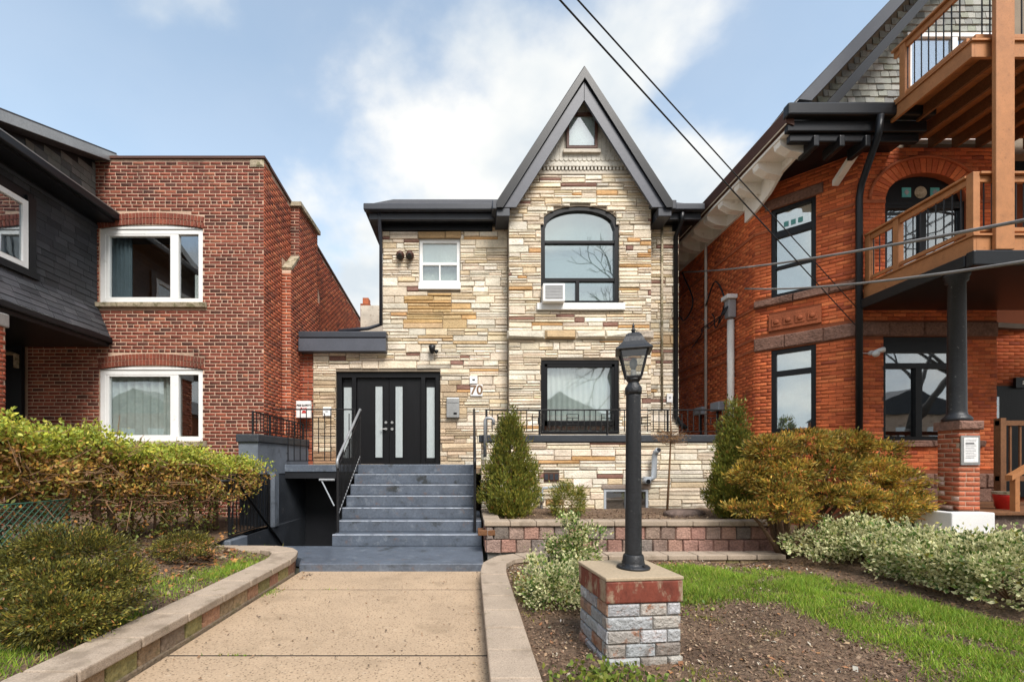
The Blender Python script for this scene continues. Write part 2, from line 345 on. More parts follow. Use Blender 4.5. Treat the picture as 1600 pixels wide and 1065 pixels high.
def window(parent, fr, u0, u1, z0, z1, fw, fm, panes, glass, depth=.05, n0=-.08, name='window', label=None, bars=(), pane_n=None):
    """frame border + bars as one frame mesh, each pane a sub-part"""
    m = MB(fr); n1 = n0+depth
    wall_grid(m, [u0, u0+fw, u1-fw, u1], [z0, z0+fw, z1-fw, z1], lambda u, z: u < u0+fw or u > u1-fw or z < z0+fw or z > z1-fw, n0, n1)
    wdw = m.build(name, fm, parent, bevel=.004, label=label)
    for (a, b, c, e) in bars: MB(fr).box(a, b, n0+.004, n1-.006, c, e).build('mullion', fm, wdw, bevel=.003)
    pn = n0+depth*.45 if pane_n is None else pane_n
    for (a, b, c, e) in panes: MB(fr).box(a, b, pn-.004, pn, c, e).build('pane', glass, wdw)
    return wdw
def curtain(parent, fr, u0, u1, z0, z1, n, mat, amp=.025, waves=9, name='curtain'):
    m = MB(fr); k = waves*6; top = []; bot = []
    for i in range(k+1):
        u = u0+(u1-u0)*i/k; b = n+amp*math.sin(i/6*2*math.pi+rnd.uniform(-.4, .4)); top.append((u, b, z1)); bot.append((u+rnd.uniform(-.004, .004), b*1.0, z0))
    return m.strip(top, bot).build(name, mat, parent, smooth=True)
def text(body, size, fr_y, x, z, mat, parent, name, depth=.004):
    cu = bpy.data.curves.new(name, 'FONT'); cu.body = body; cu.size = size; cu.align_x = 'CENTER'; cu.align_y = 'CENTER'; cu.extrude = depth; cu.offset = size*.022
    t = bpy.data.objects.new('tmp', cu); C.objects.link(t); dg = bpy.context.evaluated_depsgraph_get()
    me = bpy.data.meshes.new_from_object(t.evaluated_get(dg)); bpy.data.objects.remove(t)
    me.materials.clear(); me.materials.append(MATS[mat])
    for v in me.vertices: a, b, c = v.co; v.co = (x+a, fr_y-c, z+b)
    o = bpy.data.objects.new(name, me); link(o, parent); return o
def catmull(P, k=8):
    P = [Vector(p) for p in P]; Q = [P[0]*2-P[1]]+P+[P[-1]*2-P[-2]]; out = []
    for i in range(1, len(Q)-2):
        for j in range(k):
            t = j/k; a, b, c, d_ = Q[i-1], Q[i], Q[i+1], Q[i+2]
            out.append(tuple(.5*((2*b)+(c-a)*t+(2*a-5*b+4*c-d_)*t*t+(3*b-a-3*c+d_)*t**3)))
    return out+[tuple(P[-1])]
# ================================================================ ground, walk, garden
def sm(t): t = max(0., min(1., t)); return t*t*(3-2*t)
def wob(x, y): return .018*math.sin(2.3*x+1.1*y)+.014*math.sin(4.7*x-3.1*y+1)+.008*math.sin(11*x+7*y)
def zleft(x, y): return .17+.30*sm((-x-2.85)/2.2)+.1*sm((-x-4.4)/2)+wob(x, y)
def zright(x, y): return .085+.10*sm((y-5.2)/2)*sm((x-4)/1.5)+.15*sm((x-5.2)/1.5)+wob(x, y)
def sheet(name, xs, ys, zf, skip, mat):
    vs = [(x, y, zf(x, y)) for y in ys for x in xs]; n = len(xs); m = MB()
    m.add(vs, [(j*n+i, j*n+i+1, (j+1)*n+i+1, (j+1)*n+i) for j in range(len(ys)-1) for i in range(n-1) if not skip((xs[i]+xs[i+1])/2, (ys[j]+ys[j+1])/2)])
    return struct(m.build(name, mat, smooth=True))
PIT = (-3.93, -2.44, 7.9, 10.72)
sheet('ground', [-400, PIT[0], PIT[1], 400], [-400, PIT[2], PIT[3], 600], lambda x, y: -.065, lambda x, y: PIT[0] < x < PIT[1] and PIT[2] < y < PIT[3], 'far_ground')
lin = lambda a, b, n: [a+(b-a)*i/n for i in range(n+1)]
sheet('garden_soil', lin(-13, -4.03, 70)+lin(-4.03, -2.74, 16)[1:], lin(.6, 6.95, 70)+lin(6.95, 9.7, 30)[1:], zleft, lambda x, y: x > -4.04 and y > 6.95, 'soil')
sheet('lawn_soil', lin(.36, 5.2, 70)+lin(5.2, 14, 40)[1:], lin(.6, 6.75, 80)+lin(6.75, 9.6, 24)[1:], zright, lambda x, y: x < 4.9 and y > 6.76, 'soil')
wk = struct(MB().box(-2.47, .16, .3, 6.52, -.14, -.08).build('walkway', 'soil'))
for a, b in ((.3, 3.630), (3.656, 5.545), (5.571, 6.5)): MB().box(-2.46, .15, a, b, -.10, 0).build('paving_slab', 'concrete', wk, bevel=.008)
for a in (3.630, 5.545): MB().box(-2.45, .14, a, a+.026, -.1, -.004).build('joint_fill', 'joint_dirt', wk)
struct(MB().box(-60, 60, -1.7, .28, -.06, -.012).build('sidewalk', 'concrete')); struct(MB().box(-60, 60, -10, -1.72, -.062, -.05).build('road', 'asphalt'))
def curb(root, line, w, z0, zc, z1, step, pal, fpal):
    """cap blocks and face blocks laid along a polyline"""
    P = [Vector(p) for p in line]; pts = []
    for a, b in zip(P, P[1:]):
        n = max(1, round((b-a).length/.05)); pts += [a+(b-a)*i/n for i in range(n)]
    pts.append(P[-1]); T = []
    for i in range(len(pts)): T.append((pts[min(i+3, len(pts)-1)]-pts[max(i-3, 0)]).normalized())
    Lf = [p+Vector((-t.y, t.x))*w/2 for p, t in zip(pts, T)]; Rt = [p-Vector((-t.y, t.x))*w/2 for p, t in zip(pts, T)]
    k = round(step/.05); i = 0; rg = random.Random(5)
    while i < len(pts)-2:
        e = min(i+k, len(pts)-1); mid = (i+e)//2
        def poly(inset, g):
            s0 = T[i]*g; s1 = T[e]*g; q = []
            for pt, s in ((Lf[i], s0), (Lf[mid], s0*0), (Lf[e], -s1), (Rt[e], -s1), (Rt[mid], s0*0), (Rt[i], s0)):
                c = pts[i if pt in (Lf[i], Rt[i]) else e if pt in (Lf[e], Rt[e]) else mid]
                v = c+(pt-c)*inset+s; q.append((v.x, v.y))
            return q
        MB().plan(poly(1, .007), zc, z1+rg.uniform(-.004, .004)).build('cap_block', 'cap_block', root, bevel=.012)
        for h0, h1 in ((i, mid), (mid, e)):
            if h1 <= h0: continue
            j = rg.uniform(-.012, .012)
            q = [pts[h0]+(Lf[h0]-pts[h0])*.84+T[h0]*.006, pts[h1]+(Lf[h1]-pts[h1])*.84-T[h1]*.006, pts[h1]+(Rt[h1]-pts[h1])*(.84+j)-T[h1]*.006, pts[h0]+(Rt[h0]-pts[h0])*(.84+j)+T[h0]*.006]
            m = MB(); m.col = pick(fpal, rg); m.plan([(v.x, v.y) for v in q], z0, zc).build('face_block', 'face_block', root, bevel=.016)
        i = e
FP = [(3, (.30, .21, .12)), (2, (.34, .18, .11)), (2, (.24, .20, .08)), (1, (.22, .16, .11))]
t = thing('garden_curb', 'long weathered concrete block curb along the left side of the walkway', 'curb', (-2.63, 4, 0))
curb(t, [(-2.63, .6), (-2.63, 6.2), (-2.72, 6.6), (-2.95, 6.92), (-3.25, 7.0), (-4.05, 7.0)], .36, -.03, .175, .255, .55, None, FP)
fm_ = MB(); fm_.col = (.20, .15, .10); fm_.box(-2.5, -2.465, .6, 6.3, -.03, .035).build('footing', 'face_block', t, bevel=.01)
t = thing('garden_curb', 'low tan block curb on the right side of the walkway, turning in front of the planter', 'curb', (.29, 4, 0))
curb(t, [(.29, .6), (.29, 5.7), (.34, 6.25), (.55, 6.62), (.95, 6.78), (1.6, 6.82), (4.8, 6.9)], .33, -.03, .115, .19, .45, None, FP)
# ---------------------------------------------------------------- steps, landing, basement entrance
st = thing('entry_stairs', 'blue-grey painted concrete stairs leading up to the black double door', 'stairs', (-1.1, 8.8, 0))
MB().plan([(-2.48, 6.49), (.19, 6.49), (.21, 7.9), (-3.93, 7.9), (-3.93, 7.14), (-2.95, 7.12), (-2.6, 6.9)], -.04, .113).build('lower_slab', 'step_paint', st, bevel=.012)
RZ, TR, D2 = .205, .30, 7.86
for i in range(1, 7):
    so_ = MB().box(-2.43, .20 if i < 3 else .10, D2+TR*(i-1), 9.95, .113+RZ*(i-1)+(.001 if i > 1 else 0), .113+RZ*i).build('step', 'step_paint', st, bevel=.014)
    MB().box(-2.425, .195 if i < 3 else .095, D2+TR*(i-1)-.004, D2+TR*(i-1)+.035, .113+RZ*i-.016, .113+RZ*i+.003).build('nosing', 'nosing', so_, bevel=.006)
MB().box(-2.43, .10, 9.66, 10.79, .113+6*RZ+.002, .113+7*RZ).build('landing', 'step_paint', st, bevel=.012)
LZ = .113+7*RZ
MB().box(-4.10, -2.435, 9.64, 10.79, LZ-.16, LZ-.004).build('side_landing', 'step_paint', st, bevel=.01)
MB().box(-4.10, -2.435, 9.66, 9.80, LZ-.30, LZ-.17).build('landing_beam', 'dark_paint', st)
bs = thing('basement_entrance', 'dark sunken basement entrance under the landing left of the stairs', 'basement entrance', (-3.2, 9, -1.4))
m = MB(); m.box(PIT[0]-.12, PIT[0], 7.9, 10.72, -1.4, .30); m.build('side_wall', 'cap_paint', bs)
MB().box(PIT[0]-.10, PIT[0]+.02, 8.95, 9.15, .301, LZ-.165).build('pier', 'wall_paint', bs)
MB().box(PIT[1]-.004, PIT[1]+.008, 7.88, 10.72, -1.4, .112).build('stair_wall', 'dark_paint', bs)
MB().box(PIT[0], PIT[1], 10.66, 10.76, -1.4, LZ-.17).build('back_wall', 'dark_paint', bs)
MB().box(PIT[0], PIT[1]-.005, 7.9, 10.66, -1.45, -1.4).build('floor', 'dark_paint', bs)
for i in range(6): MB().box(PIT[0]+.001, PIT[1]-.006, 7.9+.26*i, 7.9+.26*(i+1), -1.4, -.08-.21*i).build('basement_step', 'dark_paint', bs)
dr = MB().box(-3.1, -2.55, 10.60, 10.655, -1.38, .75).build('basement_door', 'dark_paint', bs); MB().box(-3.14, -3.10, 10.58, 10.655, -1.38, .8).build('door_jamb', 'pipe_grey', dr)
MB().plan([(-4.16, 7.35), (-4.16, 9.0), (-3.935, 9.0), (-3.935, 7.35)], -.05, .30).build('kerb', 'wall_paint', bs, bevel=.02)
# left concrete parapet with dark cap
pw = thing('parapet_wall', 'grey painted parapet wall with black cap beside the brown brick house', 'wall', (-4.2, 9.6, 0))
MB().plan([(-4.45, 8.6), (-4.08, 8.6), (-3.9, 10.78), (-4.2, 10.78)], 1.36, 1.97).build('wall_body', 'wall_paint', pw); MB().plan([(-4.44, 8.61), (-4.09, 8.61), (-3.91, 10.77), (-4.2, 10.77)], -.05, 1.358).build('shaded_wall_base', 'cap_paint', pw)  # recess shade below landing level put into the darker base colour
MB().plan([(-4.49, 8.56), (-4.05, 8.56), (-3.87, 10.79), (-4.24, 10.79)], 1.972, 2.13).build('cap', 'cap_paint', pw, bevel=.02)
# ================================================================ the stone house
YF, YB = 10.8, 10.45
H = thing('stone_house', 'cream and tan stone-clad house with steep black gable and black double door', 'house', (1.2, YF, 0))
XL, XR = X(468, YF), X(1060, YF); XU = X(598, YF); BL, BR = X(795, YB), X(1017, YB)
DX0, DX1, DZ1 = X(525, YF), X(688, YF), Z(580, YF)
WX0, WX1, WZ0, WZ1 = X(655, YF), X(719, YF), Z(453, YF), Z(373, YF)
m = MB(FR(YF))
wall_grid(m, [XL, XU, DX0, DX1, WX0, WX1, BL+.06, BR-.06, XR], [0, LZ, 1.6, DZ1, 4.5, WZ0, WZ1, 7.5],
    lambda u, z: (u > XU or z < 4.5) and not (DX0 < u < DX1 and LZ < z < DZ1) and not (WX0 < u < WX1 and WZ0 < z < WZ1) and not (BL < u < BR and z > 1.6), -.22, 0)
wm = m.build('wall', 'mortar_stone', H)
MB().box(XU, XU+.2, YF+.2, 17, 0, 7.5).box(XR-.2, XR, YF+.2, 17, 0, 7.5).box(XL, XL+.2, YF+.2, 14, 0, 4.5).box(XL, XR, 16.8, 17, 0, 7.5).build('rear_wall', 'cream_paint', H)
MB().box(XU+.2, XR-.2, YF+2.6, YF+2.7, 0, 7.5).build('partition', 'room', H)
MB().box(XL, XR, YF+.2, YF+2.6, 4.4, 4.5).build('upper_floor', 'room', H)
# bay with two windows and the gable
UX0, UX1, UZ0, UZS, UZ1 = X(845, YB), X(967, YB), Z(475, YB), Z(352, YB), Z(322, YB)
LX0, LX1, LZ0, LZ1 = X(845, YB), X(967, YB), Z(678, YB), Z(562, YB)
GC, GA, GS = 2.57, 10.30, 1.485          # gable centre, apex under the roof, slope
m = MB(FR(YB)); wall_grid(m, [BL, UX0, UX1, BR], [1.45, LZ0, LZ1, UZ0, UZ1, 7.8],
    lambda u, z: not (UX0 < u < UX1 and (UZ0 < z < UZ1 or LZ0 < z < LZ1)), -.2, 0)
ac = (UX0+UX1)/2; ra = (UX1-UX0)/2; rise = UZ1-UZS
def arch_z(u): return UZS+rise*math.sqrt(max(0, 1-((u-ac)/ra)**2))**.9
ar = [(UX0+(UX1-UX0)*i/24) for i in range(25)]
half = [(u, arch_z(u)) for u in ar]
m.prism([(UX0, UZ1+.001)]+[p for p in half[:13]], -.2, -.001); m.prism([p for p in half[12:]]+[(UX1, UZ1+.001)], -.2, -.001)
m.prism([(BL, 7.8), (BR, 7.8), (BR, GA-GS*(BR-GC)), (GC, GA), (BL, GA-GS*(GC-BL))], -.2, 0)
m.box(BL, BL+.2, -.35, -.2, 1.45, 7.9); m.box(BR-.2, BR, -.35, -.2, 1.45, 7.9)
bm = m.build('bay', 'mortar_stone', H)
CREAM = [(56, (0.686, 0.583, 0.444)), (30, (0.745, 0.673, 0.551)), (8, (0.645, 0.514, 0.335)), (6, (0.565, 0.336, 0.148)), (6, (0.252, 0.134, 0.103)), (2, (0.504, 0.445, 0.365))]
PLAIN = CREAM[:3]
BUFF = [(60, (0.530, 0.412, 0.280)), (25, (0.470, 0.350, 0.224)), (10, (0.560, 0.474, 0.347)), (5, (0.420, 0.258, 0.146))]
TAN = [(50, (.52, .37, .19)), (35, (.50, .32, .14)), (15, (.40, .25, .11))]
GOLD = [(45, (0.601, 0.490, 0.330)), (20, (0.553, 0.390, 0.220)), (35, (0.640, 0.570, 0.462))]
def stones(wall, fr, u0, u1, z0, z1, allowed, colfn, n_one, seed, band=(.165, .225), ln=(.30, .95), depth=.035):
    rg = random.Random(seed); z = z0; pcs = []; g = .0045
    while z < z1-.03:
        h = min(rg.uniform(*band), z1-z); u = u0-rg.uniform(0, .3)
        if z1-z-h < .06: h = z1-z
        while u < u1:
            l = rg.uniform(*ln); t = rg.random()
            cuts = [0, 1] if t < .13 else [0, rg.choice((.36, .5, .62)), 1] if t < .72 else [0, .33, .66, 1]
            if colfn((u+l/2), z) in (BUFF, GOLD, TAN): l *= 1.35
            for c0, c1 in zip(cuts, cuts[1:]):
                pieces = [(u, u+l)]
                if l > .5 and rg.random() < .4: k = u+l*rg.uniform(.3, .7); pieces = [(u, k), (k, u+l)]
                for p, q in pieces:
                    for a, b in allowed(z+h*c0, z+h*c1):
                        s, e = max(a, p+g), min(b, q-g)
                        if e-s > .035: pcs.append((s, e, z+h*c0+g, z+h*c1-g))
            u += l
        z += h
    pcs.sort(key=lambda p: -(p[1]-p[0])*(p[3]-p[2]))
    rest = MB(fr)
    for i, (a, b, c, e) in enumerate(pcs):
        pal = colfn((a+b)/2, (c+e)/2); pal = PLAIN if pal is CREAM and e-c > .11 else pal; col = pick(pal, rg); mm = MB(fr) if i < n_one else rest
        mm.block(a, b, c, e, depth*rg.uniform(.6, 1.25), .014, rg, col)
        if i < n_one: mm.build('stone', 'stone', wall)
    if rest.v: rest.build('small_stones', 'stone', wall, kind='stuff')
XB = X(490, YF)
def al_main(a, b):
    iv = [(XB if a < 4.3 else XU, BL), (BR, XR)]
    if b > 7.26: return []
    if a < DZ1 and b > LZ: iv = subtract(iv, DX0, DX1)
    if a < WZ1+.17 and b > WZ0-.02: iv = subtract(iv, WX0-.005, WX1+.005)
    return iv
def col_main(u, z):
    if u < -.1 and z < 3.55 and u < BL-.55: return BUFF
    if z < 3.75 and u < DX0: return BUFF
    if WX0-.03 < u < WX1+.03 and 4.9 < z < WZ0: return TAN
    if 4.35 < z < 4.95 and u > XU: return GOLD
    return CREAM
stones(wm, FR(YF), XB, XR, LZ-.1, 7.26, al_main, col_main, 165, 3)
def al_bay(a, b):
    iv = [(BL, BR)]
    s = (GA-b)/GS
    if s < (BR-BL)/2+.1: iv = [(max(BL, GC-s), min(BR, GC+s))]
    if a < UZ1 and b > UZ0-.17:
        if a < UZ0: iv = subtract(iv, UX0-.1, UX1+.1)
        elif b <= UZS: iv = subtract(iv, UX0, UX1)
        else:
            zz_ = max(a, UZS); w_ = max([abs(u-ac) for u in ar if arch_z(u) >= zz_] or [0]); iv = subtract(iv, ac-w_-.01, ac+w_+.01)
    if a < LZ1 and b > LZ0: iv = subtract(iv, LX0, LX1)
    return iv
ZC = Z(531, YB)
stones(bm, FR(YB), BL, BR, 1.9, ZC, al_bay, lambda u, z: CREAM, 65, 8)
stones(bm, FR(YB), BL, BR, ZC+.21, 8.28, al_bay, lambda u, z: CREAM, 70, 12)
rg = random.Random(2); u = BL-.05
while u < BR+.04:                      # projecting corbel course
    e = min(u+rg.uniform(.5, .9), BR+.05); MB(FR(YB)).block(u+.004, e-.004, ZC+.01, ZC+.2, .11, .04, rg, pick(GOLD, rg)).build('corbel_stone', 'stone', bm); u = e
for a, b in ((WX0-.02, WX0+.62), (WX0+.63, WX1+.03)): MB(FR(YF)).block(a, b, WZ1+.01, WZ1+.16, .05, .01, rg, (.46, .30, .15)).build('lintel_stone', 'stone', wm)
# brick strip at the left edge of the vestibule
RB = [(6, (.30, .075, .035)), (3, (.24, .055, .03)), (1, (.36, .12, .06))]
bricks(wm, FR(YF), XL, XB-.01, 1.5, 4.3, lambda a, b: [(XL, XB-.012)], 'brick_l', RB, 40, 4, header=0)
# gable siding: fish-scale shingles, dentil band
ZG = 8.30
gd = MB(FR(YB)).prism([(GC-(GA-ZG-.2)/GS, ZG+.2), (GC+(GA-ZG-.2)/GS, ZG+.2), (GC, GA-.02)], .001, .015).build('gable_siding', 'scale_paint', H)
sc_m = MB(FR(YB)); r_ = 0; z = ZG+.30
while z < 10.0:
    hw = (GA-z)/GS; u = GC-hw+((r_ % 2)*.055)
    while u < GC+hw-.1:
        sc_m.prism([(u+.002, z+.12), (u+.002, z+.04), (u+.02, z+.012), (u+.052, z), (u+.085, z+.012), (u+.103, z+.04), (u+.103, z+.12)], .016, .03+.004*rnd.random()); u += .107
    z += .088; r_ += 1
sc_m.build('fish_scale_shingles', 'scale_paint', H, kind='stuff')
w0 = (GA-ZG)/GS
MB(FR(YB)).box(GC-w0+.02, GC+w0-.02, .0, .055, ZG+.16, ZG+.26).build('moulding', 'scale_paint', H, bevel=.01)
MB(FR(YB)).box(GC-w0-.0, GC+w0, .0, .03, ZG+.0, ZG+.075).build('frieze_board', 'cream_paint', H)
dn = MB(FR(YB)); u = GC-w0+.05
while u < GC+w0-.06: dn.box(u, u+.045, .0, .05, ZG+.082, ZG+.15); u += .085
dn.build('dentils', 'scale_paint', H, kind='stuff')
gw = window(H, FR(YB), X(884, YB), X(932, YB), Z(236, YB), Z(181, YB), .06, 'brown_frame', [(X(888, YB), X(928, YB), Z(232, YB), Z(186, YB))], 'glass_clear', n0=.03, depth=.07, label='small attic window with peeling brown frame')
MB(FR(YB)).box(X(886, YB), X(930, YB), .031, .045, Z(234, YB), Z(183, YB)).build('blind', 'blind', gw)
MB(FR(YB)).box(X(879, YB), X(937, YB), .0, .10, Z(242, YB), Z(237, YB)).build('sill', 'cream_paint', gw)
# roofs
YE = 10.15
def slab(poly, y0, y1, mat, name, parent, **k): return MB(FR(0)).prism(poly, -y1, -y0).build(name, mat, parent, **k)
ZA = Z(103, YE); EL, ER = X(776, YE), X(1050, YE); EZL = Z(316, YE)
gr = MB(FR(0)); c0 = X(913, YE)
roof = slab([(c0, ZA), (EL, EZL+.03), (EL+.10, EZL-.13), (c0, ZA-.36)], YE, 16.5, 'roof_black', 'roof', H)
slab([(c0, ZA), (c0, ZA-.36), (ER-.10, EZL-.13), (ER, EZL+.03)], YE, 16.5, 'roof_black', 'roof', H)
for s, e in ((-1, EL), (1, ER)):
    k = (ZA-EZL)/(abs(c0-e))
    MB(FR(0)).prism([(c0, ZA-.30), (c0, ZA-.05), (e-s*.0, EZL), (e-s*.0, EZL-.14), (e-s*.14, EZL-.14)], -YE, -YE+.05).build('verge', 'gutter_black', H)
    MB(FR(0)).prism([(c0, ZA-.36), (c0, ZA-.75), (c0+s*(ZA-.78-EZL+.10)/k, EZL-.10), (c0+s*(ZA-.36-EZL+.10)/k, EZL-.10)], -YE-.06, -YE-.005).build('barge_board', 'barge', H, bevel=.006)
    MB().box(min(e, e-s*.30), max(e, e-s*.30), YE+.02, YF+.05, EZL-.30, EZL-.10).build('eave_return', 'charcoal', H, bevel=.01)
    MB().box(min(e+s*.10, e-s*.02), max(e+s*.10, e-s*.02), YE-.02, 14, EZL-.16, EZL+.05).build('gable_gutter', 'charcoal', H, bevel=.02)
GX0, GX1 = X(568, 10.35), X(1101, 10.35); GZ = Z(318, 10.35)
for a, b in ((GX0, BL+.05), (BR-.05, GX1)):
    MB().add([(a, 10.36, GZ-.03), (b, 10.36, GZ-.03), (b, 14, 9.82), (a+.05, 14, 9.82), (a, 17.6, GZ-.03), (b, 17.6, GZ-.03), (a, 10.36, GZ-.1), (b, 10.36, GZ-.1), (a, 17.6, GZ-.1), (b, 17.6, GZ-.1)],
       [(0, 1, 2, 3), (3, 2, 5, 4), (0, 3, 4, 8, 6), (1, 7, 9, 5, 2), (0, 6, 7, 1), (4, 5, 9, 8), (6, 8, 9, 7)]).build('main_roof', 'roof_dark', H)
for a, b in ((GX0, EL-.02), (ER-.02, GX1)):
    MB().box(a, b, 10.32, 10.46, GZ-.15, GZ).build('gutter', 'charcoal', H, bevel=.02)
    MB().box(a+.1, b-.02, 10.47, 10.56, GZ-.30, GZ-.152).build('fascia', 'charcoal', H, bevel=.008)
    MB().box(a+.12, b-.04, 10.57, 10.80, GZ-.27, GZ-.25).build('soffit', 'gutter_black', H)
    MB().box(max(a+.3, XU-.05), min(b-.05, XR), 10.72, 10.79, GZ-.42, GZ-.272).build('frieze', 'gutter_black', H)
# vestibule roof
VX0, VX1 = X(467, 10.6), X(604, 10.6)
MB().box(VX0, VX1, 10.55, 12.5, Z(528, 10.6), Z(518, 10.6)).build('porch_roof', 'charcoal', H, bevel=.02)
MB().box(VX0, VX1-.01, 10.56, 12.4, Z(549, 10.6), Z(529, 10.6)).build('porch_fascia', 'barge', H, bevel=.01)
MB().tube([(X(530, 10.9), 10.9, Z(519, 10.9)+.03), (X(575, 10.9), 10.9, Z(513, 10.9)), (XU-.03, 10.9, Z(506, 10.9)), (XU-.03, 10.9, Z(480, 10.9))], .045).build('porch_pipe', 'charcoal', H, smooth=True)
# door
dz1 = DZ1-.02
fm = MB(FR(YF)); U4 = [DX0+.01, DX0+.12, DX0+.37, DX0+.47, DX1-.47, DX1-.37, DX1-.12, DX1-.01]
wall_grid(fm, [U4[0], U4[1], U4[2], U4[3], U4[4], U4[5], U4[6], U4[7]], [LZ+.002, LZ+.06, dz1-.12, dz1],
    lambda u, z: z > dz1-.12 or (u < U4[1] or u > U4[6] or U4[2] < u < U4[3] or U4[4] < u < U4[5]) or z < LZ+.06 and not (U4[3] < u < U4[4]), -.2, -.06)
D = fm.build('door_frame', 'black_frame', H, bevel=.006)
mid = (U4[3]+U4[4])/2
for s, a, b in ((-1, U4[3]+.004, mid-.004), (1, mid+.004, U4[4]-.004)):
    lf = MB(FR(YF)).box(a, b, -.19, -.13, LZ+.012, dz1-.124).build('door_leaf', 'door_black', H, bevel=.004)
    g0 = mid+s*.16; ga, gb = min(g0, g0+s*.17), max(g0, g0+s*.17)
    MB(FR(YF)).box(ga, gb, -.129, -.12, LZ+.17, dz1-.32).build('glass_strip', 'frosted', lf)
    for q in ((ga-.02, ga, LZ+.15, dz1-.30), (gb, gb+.02, LZ+.15, dz1-.30), (ga, gb, dz1-.318, dz1-.30), (ga, gb, LZ+.15, LZ+.168)): MB(FR(YF)).box(q[0], q[1], -.129, -.112, q[2], q[3]).build('glass_trim', 'door_black', lf)
    MB(((mid+s*.075, YF+.13, LZ+1.02), (1, 0, 0), (0, -1, 0))).tube([(0, 0, 0), (0, .03, 0)], .032, 14).build('door_rose', 'metal_grey', lf)
    MB(((mid+s*.075, YF+.13, LZ+.86), (1, 0, 0), (0, -1, 0))).tube([(0, 0, 0), (0, .03, 0)], .034, 14).build('door_rose', 'metal_grey', lf)
    if s < 0: MB(((mid+s*.075, YF+.1, LZ+.86), (1, 0, 0), (0, -1, 0))).tube([(0, 0, 0), (0, .04, 0), (-.13, .045, -.005)], .013, 8).build('door_handle', 'metal_grey', lf)
for a, b in ((U4[1], U4[2]), (U4[5], U4[6])):
    sd = MB(FR(YF)).box(a+.002, b-.002, -.19, -.16, LZ+.06, dz1-.122).build('sidelight', 'door_black', H)
    MB(FR(YF)).box(a+.03, b-.03, -.159, -.15, LZ+.16, dz1-.34).build('glass_strip', 'frosted', sd)
# small upstairs window
sw = window(H, FR(YF), WX0+.004, WX1-.004, WZ0+.17, WZ1-.004, .075, 'white_paint', [(WX0+.07, WX1-.07, WZ0+.24, WZ0+.63), (WX0+.07, WX1-.07, WZ0+.66, WZ1-.07)], 'glass_soft', n0=-.13, depth=.09,
    bars=[(WX0+.075, WX1-.075, WZ0+.62, WZ0+.68), ((WX0+WX1)/2-.016, (WX0+WX1)/2+.016, WZ0+.24, WZ0+.62)], label='small white sash window with lowered blind')
MB(FR(YF)).box(WX0-.015, WX1+.015, -.12, .06, WZ0, WZ0+.168).build('sill', 'white_paint', sw, bevel=.01)
bl = MB(FR(YF)).box(WX0+.05, WX1-.05, -.125, -.118, WZ0+.62, WZ1-.05).build('blind', 'blind', sw)
MB(FR(YF)).box(WX0+.05, WX1-.05, -.20, -.19, WZ0+.2, WZ0+.62).build('shade', 'curtain', sw)
# bay windows
fw = .085
m = MB(FR(YB)); outer = [(UX0, UZ0)]+[(u, arch_z(u)) for u in ar]+[(UX1, UZ0)]
def inner(p):
    u, z = p; return (ac+(u-ac)*(1-fw*1.15/ra), max(UZ0+fw, UZ0+(z-UZ0)*(1-fw*1.1/(UZ1-UZ0))))
inn = [inner(p) for p in outer]; n = len(outer)
m.add([(a, b, c) for b in (-.14, -.02) for a, c in outer]+[(a, b, c) for b in (-.14, -.02) for a, c in inn],
   [f for i in range(n) for f in ((n+i, n+(i+1) % n, 3*n+(i+1) % n, 3*n+i), (i, (i+1) % n, 2*n+(i+1) % n, 2*n+i), (2*n+i, 2*n+(i+1) % n, 3*n+(i+1) % n, 3*n+i), (i, (i+1) % n, n+(i+1) % n, n+i))])
bw = m.build('window', 'black_frame', H, bevel=.006, label='large arched black-framed upstairs window')
zt, zm = Z(377, YB), Z(436, YB); xm = X(903, YB)
for q in ((UX0+.05, UX1-.05, zt-.035, zt+.035), (UX0+.05, UX1-.05, zm-.04, zm+.04), (xm-.04, xm+.04, UZ0+.05, zm-.04)): MB(FR(YB)).box(q[0], q[1], -.135, -.03, q[2], q[3]).build('mullion', 'black_frame', bw, bevel=.005)
MB(FR(YB)).prism([inn[0]]+[p for p in inn[1:-1] if p[1] > zt]+[inn[-1]] if False else [(inn[1][0], zt+.03)]+[p for p in inn[1:-1]]+[(inn[-2][0], zt+.03)], -.09, -.085).build('pane', 'glass_bay', bw)
for q in ((UX0+.08, UX1-.08, zm+.035, zt-.03), (xm+.035, UX1-.08, UZ0+.07, zm-.035), (UX0+.08, xm-.035, UZ0+.07, zm-.035)): MB(FR(YB)).box(q[0], q[1], -.09, -.085, q[2], q[3]).build('pane', 'glass_bay', bw)
MB(FR(YB)).box(UX0-.02, UX1+.02, -.24, -.23, UZ0, UZ1+.02).build('blind', 'blind', bw)
MB(FR(YB)).box(UX0-.1, UX1+.12, -.14, .10, UZ0-.16, UZ0-.002).build('sill', 'white_paint', bw, bevel=.012)
w2 = window(H, FR(YB), LX0+.003, LX1-.003, LZ0+.003, LZ1-.003, .09, 'black_frame', [(LX0+.16, LX1-.16, LZ0+.32, LZ1-.16), (LX0+.09, LX1-.09, LZ0+.09, LZ0+.2)], 'glass_soft', n0=-.14, depth=.12, bars=[(LX0+.09, LX0+.16, LZ0+.2, LZ1-.09), (LX1-.16, LX1-.09, LZ0+.2, LZ1-.09), (LX0+.09, LX1-.09, LZ1-.16, LZ1-.09), (LX0+.09, LX1-.09, LZ0+.2, LZ0+.32)], label='square black-framed window behind the terrace railing')
curtain(w2, FR(YB), LX0+.02, LX1-.02, LZ0, LZ1, -.19, 'blind', amp=.02, waves=14)
MB().box(BL+.2, BR-.2, YF-.02, YF, 1.6, 7.4).build('bay_back', 'room', H)
